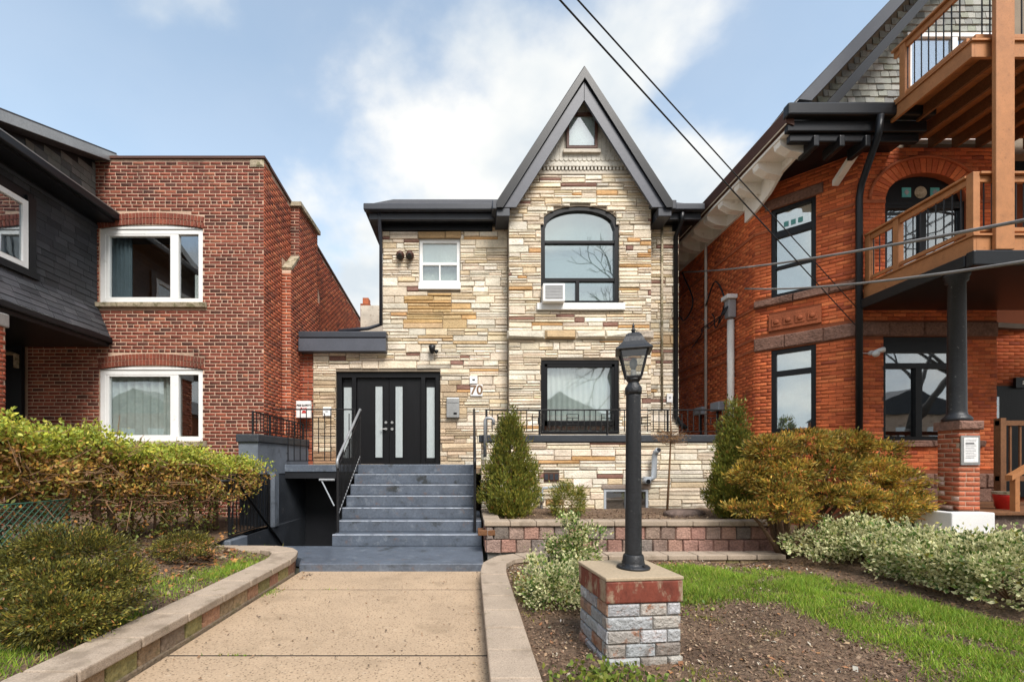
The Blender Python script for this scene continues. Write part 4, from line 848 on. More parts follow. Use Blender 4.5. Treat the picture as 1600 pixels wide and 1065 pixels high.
for i in range(am):
    a0, a1 = math.pi*i/am+.008, math.pi*(i+1)/am-.008; E = lambda a, r: (aac-math.cos(a)*(aar+r), AZS+math.sin(a)*(AZT-AZS+r))
    mm = MB(RF); mm.col = pick(OR, rnd); mm.prism([E(a0, .004), E(a1, .004), E(a1, RGO-.03), E(a0, RGO-.03)], 0, .012).build('arch_brick', 'brick_r', w3_)
hood = [E(math.pi*i/30, RGO) for i in range(31)]; MB(RF).tube([(u, .02, z) for u, z in hood], .03, 6).build('hood_mould', 'terracotta', RH, smooth=True)
MB(RF).box(.0, AX0-.01, 0, .03, AZS-.06, AZS).build('string_course', 'terracotta', RH); MB(RF).box(AX1+.01, RW, 0, .03, AZS-.06, AZS).build('string_course', 'terracotta', RH)
MB(RC).box(0, CW[0]-.02, 0, .025, 6.42, 6.47).build('string_course', 'terracotta', RH); MB(RC).box(CW[1]+.02, CL, 0, .025, 6.42, 6.47).build('string_course', 'terracotta', RH)
for z in (3.96, 4.2, 4.86, 6.42): MB(RS).box(0, 11, 0, .03, z, z+.055).build('string_course', 'terracotta', RH)
rg = random.Random(9)
def band(fr, u0, u1, z0, z1, d, st_):
    u = u0
    while u < u1-.05: e = min(u1, u+rg.uniform(*st_)); MB(fr).block(u+.003, e-.003, z0+.002, z1-.002, d, .02, rg).build('band_stone', 'brownstone', RH); u = e
band(RC, -.02, CL+.03, 3.95, 4.22, .05, (.4, .7)); band(RC, -.02, CL+.04, 4.86, 5.02, .08, (.4, .7)); band(RF, .0, RW, 3.95, 4.22, .05, (.5, .8)); band(RF, .0, AX0-.0, 4.86, 5.02, .07, (.5, .6)); band(RF, FX0-.15, FX1+.45, FZ0-.13, FZ0, .09, (.7, 1.2)); band(RC, .18, 1.16, 6.87, 7.08, .04, (.9, 1.2))
for k in range(4): band(RF, 0, RW, .3+.27*k, .57+.27*k, .07, (.35, .6))
pn = MB(RC).box(.25, 1.13, 0, .035, 4.33, 4.66).build('terracotta_panel', 'terracotta', RH, bevel=.01)
for k in range(4):
    u = .31+.20*k; MB(RC).box(u, u+.16, .036, .05, 4.41, 4.58).build('rosette', 'terracotta', pn, bevel=.02); MB(((RX+s7*(u+.08)-s7*.05, RYC-s7*(u+.08)-s7*.05, 4.495), (s7, -s7, 0), (-s7, -s7, 0))).tube([(0, 0, 0), (0, .02, 0)], [.055, .03], 10).build('boss', 'terracotta', pn, smooth=True)
zt_ = 6.33
cw = window(RH, RC, CW[0]+.003, CW[1]-.003, cz[0][0]+.003, cz[0][1]-.003, .07, 'black_frame', [(CW[0]+.09, CW[1]-.09, zt_+.06, cz[0][1]-.08), (CW[0]+.09, CW[1]-.09, cz[0][0]+.08, 5.62), (CW[0]+.09, CW[1]-.09, 5.66, zt_-.06)], 'glass_bay', n0=-.13, depth=.1, bars=[(CW[0]+.07, CW[1]-.07, zt_-.07, zt_+.07), (CW[0]+.07, CW[1]-.07, 5.61, 5.67)], label='tall black framed upstairs window on the angled corner')
MB(RC).box(CW[0]+.04, CW[1]-.04, -.24, -.23, cz[0][0], cz[0][1]).build('blind', 'curtain', cw)
for k in range(3): MB(RC).box(.50+.12*k, .58+.12*k, -.079, -.075, zt_+.14, zt_+.24).build('stained_glass', 'teal', cw)
cw = window(RH, RC, CW[0]+.003, CW[1]-.003, cz[1][0]+.003, cz[1][1]-.003, .08, 'black_frame', [(CW[0]+.08, CW[1]-.08, 3.48, cz[1][1]-.08), (CW[0]+.08, CW[1]-.08, cz[1][0]+.08, 3.39)], 'glass_bay', n0=-.13, depth=.1, bars=[(CW[0]+.08, CW[1]-.08, 3.38, 3.49)], label='tall black framed ground floor window above the brown shrub')
MB(RC).box(CW[0]+.04, CW[1]-.04, -.24, -.23, cz[1][0], cz[1][1]).build('blind', 'curtain', cw)
um = (FX0+FX1)/2
fw_ = window(RH, RF, FX0+.003, FX1-.003, FZ0+.003, FZ1-.003, .07, 'black_frame', [(FX0+.08, um-.06, FZ0+.08, 3.36), (um+.06, FX1-.08, FZ0+.08, 3.36), (FX0+.08, FX1-.08, 3.46, 3.66)], 'glass_mid', n0=-.13, depth=.1, bars=[(um-.06, um+.06, FZ0+.07, 3.37), (FX0+.07, FX1-.07, 3.36, 3.46), (FX0+.07, FX1-.07, 3.66, FZ1-.07)], label='wide black framed window behind the porch column')
dw = window(RH, RF, AX0+.003, AX1-.003, AZ0_+.003, AZS, .07, 'black_frame', [(AX0+.08, aac-.05, AZ0_+.08, AZS-.12), (aac+.05, AX1-.08, AZ0_+.08, AZS-.12)], 'glass_mid', n0=-.13, depth=.1, bars=[(aac-.05, aac+.05, AZ0_+.07, AZS-.12), (AX0+.07, AX1-.07, AZS-.12, AZS-.07)], name='balcony_door', label='arched balcony door with stained glass fanlight')
MB(RF).prism([(AX0+.01, AZS+.001)]+[(aac+(u-aac)*.99, AZS+(z-AZS)*.98) for u, z in hh]+[(AX1-.01, AZS+.001)], -.12, -.1).build('fanlight', 'black_frame', dw)
for du, mt in ((-.27, 'teal'), (.27, 'teal')):
    MB(RF).box(aac+du-.085, aac+du+.085, -.099, -.09, AZS+.12, AZS+.30).build('stained_glass', mt, dw); MB(RF).prism([(aac+du-.05, AZS+.21), (aac+du, AZS+.15), (aac+du+.05, AZS+.21), (aac+du, AZS+.27)], -.089, -.085).build('lozenge', 'ink_grey', dw)
MB(((RXF+aac, RYF+.1, AZS+.21), (1, 0, 0), (0, -1, 0))).tube([(0, 0, 0), (0, .012, 0)], .115, 18).build('roundel', 'sill_stone', dw)
curtain(dw, RF, aac-.15, AX1-.2, AZ0_+.1, AZS-.1, -.2, 'blind_brown', amp=.02, waves=7)
# cornice, gutter and brackets along the side
EX = 5.52; EY = 7.82
MB(FR(0)).prism([(EX-.02, 7.50), (EX+.12, 7.45), (EX+.12, 7.66), (EX-.05, 7.70)], -20, -EY+.02).build('side_gutter', 'brown_frame', RH); MB().tube([(EX-.03, EY-.02, 7.70), (EX-.03, 20, 7.70)], .02, 6).build('gutter_lip', 'cornice_white', RH); MB().tube([(EX+.0, EY, 7.505), (EX+.0, 20, 7.505)], .018, 6).build('gutter_lip', 'cornice_white', RH)
MB().plan([(EX+.04, EY+.05), (RX+.1, EY+.05), (RX+.1, 20), (EX+.04, 20)], 7.40, 7.45).build('soffit', 'cornice_white', RH)
MB().plan([(RX+.1, EY+.05), (RXF+.6, EY+.05), (RXF+.6, RYF), (RX+.1, RYC+.1)], 7.40, 7.445).build('soffit', 'gutter_black', RH)
MB(((RX-.06, 0, 0), (0, 1, 0), (1, 0, 0))).prism([(20, 7.14), (20, 7.4), (EY+.1, 7.4), (EY+.1, 7.28), (EY+.35, 7.28), (EY+.9, 7.22), (EY+1.25, 7.02), (EY+1.7, 6.9), (EY+2.0, 6.86), (EY+2.05, 6.86), (EY+2.05, 7.14)], 0, .055).build('frieze_board', 'cornice_white', RH)
for i in range(14):
    y = EY+.25+.62*i; MB(((0, y, 0), (1, 0, 0), (0, 1, 0))).prism([(EX+.06, 7.398), (RX-.07, 7.398), (RX-.07, 7.16), (EX+.26, 7.20), (EX+.08, 7.30)], 0, .17).build('bracket', 'cornice_white', RH, bevel=.01)
MB().box(EX-.05, RXF+.75, EY-.12, EY+.04, 7.56, 7.78).build('front_gutter', 'gutter_black', RH, bevel=.03); MB().box(EX+.02, RXF+.7, EY+.0, EY+.1, 7.36, 7.555).build('front_fascia', 'gutter_black', RH, bevel=.02); MB().box(EX+.1, RXF+.62, EY+.06, EY+.16, 7.22, 7.358).build('front_frieze', 'gutter_black', RH, bevel=.02)
for k in range(3): MB().box(6.0+.45*k, 6.1+.45*k, EY+.0, EY+.4, 7.1, 7.3).build('bracket', 'gutter_black', RH, bevel=.02)
MB(((RXF+.1, 0, 0), (0, 1, 0), (-1, 0, 0))).prism([(EY+.15, 7.3), (EY+.15, 7.4), (RYF+.2, 7.0), (RYF+.2, 6.9)], .3, .42).build('strut', 'cornice_white', RH)
# roof: street-facing gable with shingled front and a little hip skirt
gx, gz, gsl = 5.5, 7.72, 1.06
MB(FR(0)).prism([(gx, gz), (gx+5, gz+5*gsl), (gx+10, gz), (gx+9.8, gz-.12), (gx+5, gz+5*gsl-.26), (gx+.2, gz-.12)], -20, -8.05).build('roof', 'roof_dark', RH)
MB(FR(0)).prism([(gx+.35, gz+.36*gsl-.06), (gx+5, gz+5*gsl), (gx+5, gz+5*gsl-.24), (gx+.56, gz+.36*gsl-.08)], -8.05, -7.96).build('rake_board', 'charcoal', RH, bevel=.01)
MB(FR(0)).prism([(gx+.9, gz+.36*gsl-.06), (gx+5, gz+5*gsl-.40), (gx+5, gz+5*gsl-.58), (gx+1.1, gz+.36*gsl-.08)], -8.2, -8.06).build('rake_board', 'gutter_black', RH)
gf = MB(FR(8.6)).prism([(6.4, 7.5), (14, 7.5), (14, 9.5), (10.5, gz+5*gsl-.3), (6.4, gz+.9*gsl-.25)], -.2, -.002).build('gable_wall', 'mortar_stone', RH)
GS2 = [(4, (.27, .275, .245)), (3, (.33, .33, .295)), (2, (.20, .205, .19)), (1, (.24, .25, .20))]
UD = (X(1412, 8.6), X(1560, 8.6), 7.7, Z(57, 8.6))
shingles(gf, FR(8.6), 6.5, 10.5, 7.72, 11.2, .165, .125, GS2, 'shingle_grey', 230, lambda a, b: [p for p in subtract([(max(6.6, gx+(b-gz+.35)/gsl), 10.4)], *( (UD[0]-.02, UD[1]+.02) if a < UD[3] else (99, 100)))], 61, thick=.02)
hp = MB().add([(EX-.02, EY-.08, 7.785), (RXF+.72, EY-.08, 7.785), (RXF+.72, 8.61, 8.12), (6.75, 8.61, 8.12), (EX+.1, 9.4, 7.785)], [(0, 1, 2, 3), (0, 3, 4)]).build('hip_skirt', 'roof_dark', RH)
shingles(hp, ((0, EY-.08, 0), (1, 0, 0), (0, -1, 0)), EX, RXF+.72, 7.79, 8.12, .2, .07, GS2, 'shingle_grey', 0, lambda a, b: [(EX+(b-7.79)*3.6, RXF+.72)], 62, tilt=lambda z: -(z-7.785)*2.05+.012, thick=.01)
ud = window(RH, FR(8.6), *UD, .08, 'white_paint', [(UD[0]+.09, (UD[0]+UD[1])/2-.05, UD[2]+.1, UD[3]-.09), ((UD[0]+UD[1])/2+.05, UD[1]-.09, UD[2]+.1, UD[3]-.09)], 'glass_mid', n0=.0, depth=.08, bars=[((UD[0]+UD[1])/2-.05, (UD[0]+UD[1])/2+.05, UD[2]+.08, UD[3]-.08)], name='patio_door', label='white sliding patio door to the upper balcony')
MB(FR(8.6)).box(UD[0]+.05, UD[1]-.05, .0, .004, UD[2]+.05, UD[3]-.05).build('curtain', 'curtain_dark', ud)
MB().tube([(X(1373, 7.75), 7.72, 7.56), (X(1372, 7.75), 7.74, 7.25), (RXF-.03, RYF-.12, 6.75), (RXF-.06, RYF-.10, 6.5), (RXF-.06, RYF-.10, 1.0)], .055, 10).build('downspout', 'gutter_black', RH, smooth=True)
rw_ = MB().box(RXF+RW, 14, 9.36, 9.398, .86, 4.44).build('wall', 'mortar_r', RH); bricks(rw_, ((RXF+RW, 9.36, 0), (1, 0, 0), (0, -1, 0)), 0, 4, .87, 4.44, lambda a, b: [(0, .25)] if a < 3.2 else [(0, 4)], 'brick_r', OR, 0, 58, **K)
ed_ = MB(FR(9.36)).box(RXF+RW+.28, 13, .0, .04, .87, 3.18).build('entry_door', 'door_black', RH); MB(FR(9.36)).box(RXF+RW+.45, RXF+RW+1.1, .041, .05, 2.0, 2.95).build('pane', 'glass_mid', ed_)
# porch: foundation, deck, pillar, column
PX = 7.31; PY = 6.51
MB().box(7.2, 14, 6.62, RYF-.1, .2, .80).build('porch_base', 'foundation', RH); MB().box(7.0, 14, 6.55, RYF-.1, .802, .86).build('porch_floor', 'cedar_dark', RH, bevel=.01)
MB().box(6.55, 7.52, 6.35, 6.95, .25, .56).build('plinth_wall', 'cap_block', RH, bevel=.015); MB().box(6.88, 7.50, 6.40, 6.95, .562, .86).build('plinth_block', 'white_paint', RH, bevel=.015)
pp = MB().box(7.2, 7.5, 6.6, 6.9, .861, 2.06).build('porch_pillar', 'mortar_l', RH)
for f_, sd in (((( 7.2, 6.6, 0), (1, 0, 0), (0, -1, 0)), 71), (((7.2, 6.9, 0), (0, -1, 0), (-1, 0, 0)), 72)): bricks(pp, f_, 0, .3, .87, 2.05, lambda a, b: [(0, .3)], 'brick_r', [(5, (.40, .11, .05)), (2, (.34, .085, .04)), (.5, (.6, .4, .33))], 60, sd, proud=.006)
MB(((7.17, 6.58, 0), (1, 0, 0), (0, -1, 0))).block(0, .36, 2.062, 2.19, .03, .02, rg, back=-.36).build('pillar_cap', 'brownstone', pp)
MB().lathe([(.17, 2.192), (.17, 2.24), (.14, 2.28), (.12, 2.30), (.112, 2.34), (.10, 4.28), (.13, 4.30), (.13, 4.36), (.15, 4.38), (.15, 4.44)], 7.36, 6.78, 20).build('porch_column', 'lamp_black', RH, smooth=True)
MB().box(PX-.06, 14, PY-.05, RYF-.01, 4.44, 4.50).build('porch_ceiling', 'gutter_black', RH); MB().box(PX-.10, 14, PY-.1, PY+.02, 4.40, 4.62).build('porch_gutter', 'gutter_black', RH, bevel=.02); MB().box(PX-.10, PX+.0, PY+.021, RYF-.01, 4.42, 4.60).build('porch_gutter', 'gutter_black', RH, bevel=.02)
def balcony(name, label, z0, z1, rail, x0, y0, y1, posts_y, x1=14, back=None):
    b = thing(name, label, 'balcony', (x0, y1, z0))
    MB().box(x0, x0+.045, y0, y1, z0, z1).build('rim_board', 'cedar', b, bevel=.004); MB().box(x0+.046, x1, y0, y0+.045, z0, z1).build('rim_board', 'cedar', b, bevel=.004)
    y = y0-.03
    while y < (back[1] if back else y1)-.1: MB().box(x0-.03 if y < y1-.1 else back[0], x1, y, y+.135, z1+.002, z1+.03).build('deck_board', 'cedar', b); y += .142
    x = x0+.45
    while x < x1-.5: MB().box(x, x+.045, y0+.046, back[1] if back and x > back[0] else y1, z0+.02, z1).build('joist', 'cedar_dark', b); x += .45
    def rails(p, q, side):
        for zz0, zz1, wd in ((rail-.035, rail, .075), (rail-.13, rail-.04, .025), (z1+.09, z1+.15, .025)):
            if side: MB().box(p[0]-wd, p[0]+wd, p[1], q[1], zz0, zz1).build('rail', 'cedar', b, bevel=.006)
            else: MB().box(p[0], q[0], p[1]-wd, p[1]+wd, zz0, zz1).build('rail', 'cedar', b, bevel=.006)
        n = int(((q[0]-p[0])+(q[1]-p[1]))/.115)
        for i in range(1, n):
            f = i/n; c = (p[0]+(q[0]-p[0])*f, p[1]+(q[1]-p[1])*f); MB().tube([(*c, z1+.1), (*c, rail-.06)], .009, 6).build('baluster', 'iron', b)
    rails((x0+.06, y0+.1), (x0+.06, y1-.02), True); rails((x0+.1, y0+.06), (x0+3.5, y0+.06), False)
    for y in posts_y: MB().box(x0+.01, x0+.11, y-.05, y+.05, z1-.1, rail+.01).build('post', 'cedar', b, bevel=.006)
    return b
b1 = balcony('cedar_balcony', 'lower cedar balcony with black balusters over the porch', 4.63, 4.86, 5.80, PX, PY, RYF-.09, (PY+.06, 7.72, RYF-.15))
b2 = balcony('cedar_balcony', 'upper cedar balcony seen from below at the top right corner', 7.50, 7.72, 8.72, PX+.02, PY+.04, RYF-.62+.02, (7.62,), back=(8.06, 8.5))
tp = tag(MB().box(7.56, 7.83, 6.44, 6.50, 4.64, 12).build('balcony_post', 'cedar', None, bevel=.01), 'tall thick cedar post rising past both balconies', 'post')
# things on and around the right house
r = thing('notice_board', 'white paper notice in a grey frame on the brick porch pillar', 'notice', (7.35, 6.59, 1.56)); q = 6.585
nx0, nx1, nz0, nz1 = X(1500.5, q), X(1530, q), Z(726, q), Z(680, q)
MB(FR(q)).box(nx0, nx1, 0, .012, nz0, nz1).build('frame', 'metal_grey', r); MB(FR(q)).box(nx0+.04, nx1-.03, .0125, .015, nz0+.04, nz1-.03).build('paper', 'sign_white', r)
for i in range(12):
    z = nz1-.06-i*.024; MB(FR(q)).box(nx0+.06, nx1-.06-(.03 if i % 3 == 2 else 0), .0155, .0165, z-(.018 if i == 2 else .007), z).build('text_line', 'ink_dark' if i in (2, 11) else 'ink_grey', r)
r = thing('security_camera', 'white twin-head security light on the orange brick by the porch window', 'camera', (X(1362, RYF), RYF-.05, Z(556, RYF)))
fr = ((X(1359, RYF), RYF, Z(552, RYF)), (1, 0, 0), (0, -1, 0)); MB(fr).tube([(0, 0, 0), (0, .05, 0)], .045, 12).build('base', 'white_paint', r); MB(fr).tube([(0, .05, 0), (-.03, .17, -.05)], [.03, .06], 10).build('lamp_head', 'white_paint', r, smooth=True); MB(fr).tube([(0, .05, 0), (.09, .10, .03), (.16, .12, .045)], [.025, .045, .05], 10).build('lamp_head', 'white_paint', r, smooth=True); MB(fr).tube([(-.2, .01, -.0), (0, .02, 0)], .008, 5).build('wire', 'sign_white', r)
r = thing('flower_pot', 'red bucket standing on the porch floor at the right edge', 'bucket', (X(1571, 7.0), 7.0, .86)); MB().lathe([(.10, .862), (.135, 1.06), (.14, 1.09)], X(1571, 6.9), 6.9, 16).build('bucket', 'red_pot', r, smooth=True); MB().lathe([(.145, 1.09), (.145, 1.13)], X(1571, 6.9), 6.9, 16).build('rim', 'sill_stone', r)
r = thing('porch_railing', 'brown wooden porch railing at the right edge behind the pillar', 'railing', (8.5, 7.3, .86))
for z in (1.28, 2.18): MB().box(X(1558, 7.3), 11, 7.27, 7.33, z, z+.08).build('rail', 'cedar_dark', r)
for k in range(8): MB().box(8.62+.16*k, 8.65+.16*k, 7.29, 7.31, 1.36, 2.18).build('slat', 'cedar_dark', r)
MB().box(X(1558, 7.3), X(1558, 7.3)+.09, 7.25, 7.35, .86, 2.3).build('post', 'cedar_dark', r); MB().box(X(1584, 6.6), X(1591, 6.6), 6.58, 6.65, .86, 1.40).build('newel', 'cedar', r); MB(((0, 0, 0), (1, 0, 0), (0, 1, 0))).prism([(X(1578, 6.6), Z(750, 6.6)), (8.9, 1.85), (8.9, 1.93), (X(1578, 6.6), Z(742, 6.6))], 6.57, 6.66).build('handrail', 'cedar', r)
r = thing('house_number_plate', 'small black plate in the dark porch at the right edge', 'plaque', (X(1592, 9.3), 9.3, Z(604, 9.3))); MB(FR(9.31)).box(X(1584, 9.3), X(1604, 9.3), 0, .05, Z(606, 9.3), Z(590, 9.3)).build('plate', 'gutter_black', r); MB(FR(9.31)).box(X(1594, 9.3), X(1596, 9.3), .051, .055, Z(601, 9.3), Z(595, 9.3)).build('numeral', 'sign_white', r)
# utility mast, conduit, boxes, wires on the side wall
SY = lambda px: (RX-.08)*F/(px-CX)
y = SY(1143); r = thing('service_mast', 'grey electrical service mast with weatherhead on the orange brick side wall', 'mast', (RX-.1, y, 1))
MB().tube([(RX-.1, y, .9), (RX-.1, y, Z(500, y))], .075, 12).build('pipe', 'pipe_white', r, smooth=True); MB().box(RX-.20, RX-.02, y-.09, y+.09, Z(497, y), Z(469, y)).build('service_box', 'ink_grey', r, bevel=.02); MB().box(RX-.25, RX-.02, y-.14, y+.14, Z(468.5, y), Z(462, y)).build('cover', 'white_paint', r, bevel=.01)
for k in range(3): MB().tube(catmull([(RX-.18, y-.05+.04*k, Z(478, y)), (RX-.30, y+.1*k-.1, Z(492, y)), (RX-.28, y+.3+.3*k, Z(506-6*k, y)), (RX-.1, y+.7+.3*k, Z(480+8*k, y)), (RX-.05, y+.9+.5*k, Z(470+20*k, y))]), .014, 6).build('wire_loop', 'cable', r, smooth=True)
y = SY(1101); r = thing('conduit_pipe', 'thin pale conduit running up the orange brick side wall', 'pipe', (RX-.05, y, 1)); MB().tube([(RX-.05, y, 1.5), (RX-.05, y, Z(376, y)), (RX-.15, y, Z(372, y))], .035, 8).build('pipe', 'pipe_white', r, smooth=True)
MB().box(RX-.1, RX-.02, y-.01, y+.01, Z(500, y), Z(498, y)).build('clip', 'pipe_grey', r)
for i, px in enumerate((1095, 1121)):
    y = SY(px); r = thing('meter_box', ('grey meter box low on the side wall nearest the terrace downspout', 'grey meter box low on the side wall nearest the service mast')[i], 'meter box', (RX-.1, y, 2.4)); MB().box(RX-.16, RX-.01, y-.2, y+.2, Z(648-6*i, y), Z(636-8*i, y)).build('case', 'pipe_grey', r, bevel=.02); MB().tube([(RX-.08, y, 1.0), (RX-.08, y, Z(648-6*i, y))], .03, 6).build('pipe', 'cable', r)
def wire(label, pts, r, mat, sag=0, name='overhead_wire'):
    a, b = Vector(pts[0]), Vector(pts[-1]); P = []
    if len(pts) == 2:
        for i in range(25): f = i/24; p = a+(b-a)*f; p.z -= sag*4*f*(1-f); P.append(tuple(p))
    else: P = catmull(pts)
    tag(MB().tube(P, r, 6).build(name, mat, None, smooth=True), label, 'wire')
def ray(px, py, Y): return (X(px, Y), Y, Z(py, Y))
def ext(p, q, f): p, q = Vector(p), Vector(q); return tuple(p+(q-p)*f)
e1 = ray(1336, 507, 8.3); wire('lower of the two thin black overhead wires crossing the sky above the gable', [ext(e1, ray(881, 0, 4), 2.2), e1], .008, 'cable', .04)
e2 = ray(1338, 480, 8.3); wire('upper of the two thin black overhead wires crossing the sky beside the gable', [ext(e2, ray(909, 0, 4), 2.2), e2], .007, 'cable', .04)
e3 = (RX-.12, 12.6, Z(424, 12.6)); e3 = ray(1068, 425, 12.3); wire('grey twisted service cable sagging in front of the lower balcony', [ext(e3, ray(1600, 320, 4.0), 1.35), e3], .017, 'cable_grey', .18, 'service_cable')
e4 = ray(1164, 451, 9.6); wire('grey service cable running under the lower balcony to the service mast', [ext(e4, ray(1600, 388, 4.2), 1.35), e4], .016, 'cable_grey', .16, 'service_cable')
r_ = []
for i, (a, b, c, d_) in enumerate((((1068, 425), (1085, 470), (1072, 500), (1062, 490)), ((1105, 478), (1120, 440), (1135, 470), (1125, 505)))):
    wire(('loose black cable dangling on the side wall behind the terrace downspout', 'loose black cable loop between the conduit and the service mast')[i], [(RX-.12, SY(px), Z(py, SY(px))) for px, py in (a, b, c, d_)], .018, 'cable', 0, 'loose_cable')
#@@PART4
# ================================================================ planter, lamp, garden objects
P_ = thing('planter_wall', 'pink and grey block planter wall below the terrace', 'planter', (2.6, 7.25, 0)); rg = random.Random(17)
PK = [(4, (.36, .20, .155)), (3, (.29, .20, .16)), (2, (.40, .235, .18)), (2, (.22, .175, .15))]
core = MB().box(.28, 4.95, 7.28, 7.45, 0, .60).box(.28, .45, 7.45, 9.5, 0, .60).build('core', 'ped_mortar', P_)
for row in range(2):
    u = .25-.12*row
    while u < 4.95: e = u+.245; a, b = max(u, .25), min(e, 4.97); (MB(((0, 7.28, 0), (1, 0, 0), (0, -1, 0))).block(a+.003, b-.003, .12+.215*row, .33+.215*row, .05, .014, rg, pick(PK, rg)).build('block', 'pink_block', P_) if b-a > .06 else 0); u = e
    u = 7.25
    while u < 9.4: MB(((.28, 0, 0), (0, 1, 0), (-1, 0, 0))).block(u+.003, u+.24, .12+.215*row, .33+.215*row, .04, .014, rg, pick(PK, rg)).build('block', 'pink_block', P_); u += .245
u = .22
while u < 4.95: e = min(u+.42, 4.99); MB().box(u+.003, e-.003, 7.20, 7.50, .555, .635).build('coping', 'cap_block', P_, bevel=.012); u = e
MB().box(.22, .5, 7.51, 9.45, .555, .63).build('coping', 'cap_block', P_, bevel=.012)
MB().box(.12, .40, 7.22, 7.5, .40, .49).build('corner_stone', 'cedar_dark', P_, bevel=.01)
sheet('planter_soil', lin(.3, 5.6, 30), lin(7.4, 9.56, 14), lambda x, y: .57+wob(x, y)*.6+.05*sm((y-7.6)/1.5), lambda x, y: False, 'soil')
# pedestal, rotated a little
th = .105; cT, sT = math.cos(th), math.sin(th); O = (X(949, 3.25), 3.25); S = .565
Q = thing('lamp_pedestal', 'square brick pedestal with peeling grey paint and a red-brown band under its slab', 'pedestal', (O[0], O[1], .1))
def PT(a, b): return (O[0]+cT*a-sT*b, O[1]+sT*a+cT*b)
MB().plan([PT(.012, .012), PT(S-.012, .012), PT(S-.012, S-.012), PT(.012, S-.012)], .0, .60).build('core', 'ped_mortar', Q)
GP = [(5, (.42, .425, .43)), (3, (.35, .355, .36)), (1.6, (.38, .35, .31)), (1.2, (.36, .22, .15))]
faces = [(PT(0, 0), (cT, sT, 0), (sT, -cT, 0)), (PT(0, S), (sT, -cT, 0), (-cT, -sT, 0)), (PT(S, 0), (-sT, cT, 0), (cT, sT, 0)), (PT(S, S), (-cT, -sT, 0), (-sT, cT, 0))]
for fi, (o_, U_, N_) in enumerate(faces):
    fr = ((o_[0]-N_[0]*.012, o_[1]-N_[1]*.012, 0), U_, N_)
    for row in range(5):
        z0_ = .04+.099*row; cuts = [0, .14, .37, S] if (row+fi) % 2 else [0, .25, .46, S]
        if row == 3 and fi == 0: cuts = [0, .35, S]
        for a, b in zip(cuts, cuts[1:]): MB(fr).block(a+.004, b-.004, z0_+.004, z0_+.095, .016 if row else .03, .01, rg, pick(GP if row > 1 else GP[1:]+[(3, (.27, .24, .21))], rg)).build('brick', 'ped_brick', Q, bevel=.004)
MB().plan([PT(-.012, -.012), PT(S+.012, -.012), PT(S+.012, S+.012), PT(-.012, S+.012)], .538, .70).build('band', 'ped_red', Q, bevel=.012)
MB().plan([PT(-.016, -.016), PT(S+.016, -.016), PT(S+.016, S+.016), PT(-.016, S+.016)], .701, .728).build('slab', 'ped_cap', Q, bevel=.008)
lx_, ly_ = 1.295, 3.56; lz_ = .728
G = thing('lamp_post', 'black lamp post with four-sided glass lantern on the brick pedestal', 'lamp post', (lx_, ly_, lz_)); zt_ = lambda py: Z(py, ly_)
MB().lathe([(.125, lz_), (.128, lz_+.012), (.118, lz_+.022), (.09, lz_+.028), (.085, lz_+.045), (.078, lz_+.10), (.07, lz_+.112)], lx_, ly_, 28).build('base', 'lamp_black', G, smooth=True)
for k in range(4): MB().lathe([(.012, lz_+.02), (.012, lz_+.04)], lx_+.105*math.cos(.5+k*1.57), ly_+.105*math.sin(.5+k*1.57), 6).build('bolt', 'lamp_black', G)
MB().lathe([(.066, lz_+.10), (.064, lz_+.12), (.056, zt_(620)), (.056, zt_(612))], lx_, ly_, 28).build('shaft', 'lamp_black', G, smooth=True)
MB().lathe([(.062, zt_(616)), (.064, zt_(612)), (.064, zt_(606)), (.058, zt_(604)), (.046, zt_(600)), (.04, zt_(597)), (.05, zt_(595)), (.06, zt_(592))], lx_, ly_, 24).build('collar', 'lamp_black', G, smooth=True)
ro = R(28); ng = 4
zb, zh = zt_(590), zt_(549); r0, r1 = .080, .146
MB().lathe([(.045, zt_(597)), (.068, zt_(593)), (r0, zb), (r0, zb+.012)], lx_, ly_, 4, ro).build('lantern_floor', 'lamp_black', G)
for k in range(4):
    a = ro+k*math.pi/2; a2 = a+math.pi/2
    p0 = (lx_+r0*math.cos(a), ly_+r0*math.sin(a), zb); p1 = (lx_+r1*math.cos(a), ly_+r1*math.sin(a), zh)
    q0 = (lx_+r0*math.cos(a2), ly_+r0*math.sin(a2), zb); q1 = (lx_+r1*math.cos(a2), ly_+r1*math.sin(a2), zh)
    MB().tube([p0, p1], .0085, 6).build('lantern_bar', 'lamp_black', G); MB().tube([p1, q1], .009, 6).build('lantern_bar', 'lamp_black', G)
    c = lambda p: (lx_+(p[0]-lx_)*.97, ly_+(p[1]-ly_)*.97, p[2]); MB().quad(c(p0), c(q0), c(q1), c(p1)).build('glass_pane', 'glass_lamp', G)
MB().lathe([(.190, zh-.006), (.192, zh+.004), (.158, zh+.028), (.118, zh+.065), (.093, zh+.105), (.083, zh+.115), (.083, zh+.123), (.055, zh+.14), (.02, zh+.148)], lx_, ly_, 4, ro).build('hood', 'lamp_black', G, bevel=.003)
MB().lathe([(.018, zh+.145), (.012, zh+.16), (.02, zh+.168), (.012, zh+.178), (.007, zh+.19), (.011, zh+.197), (.004, zh+.225)], lx_, ly_, 10).build('finial', 'lamp_black', G, smooth=True)
MB().lathe([(.02, zb+.012), (.022, zb+.05), (.02, zb+.06)], lx_, ly_, 10).build('socket', 'sign_white', G); MB().lathe([(.014, zb+.06), (.03, zb+.1), (.03, zb+.13), (.012, zb+.155)], lx_, ly_, 12).build('bulb', 'frosted', G, smooth=True)
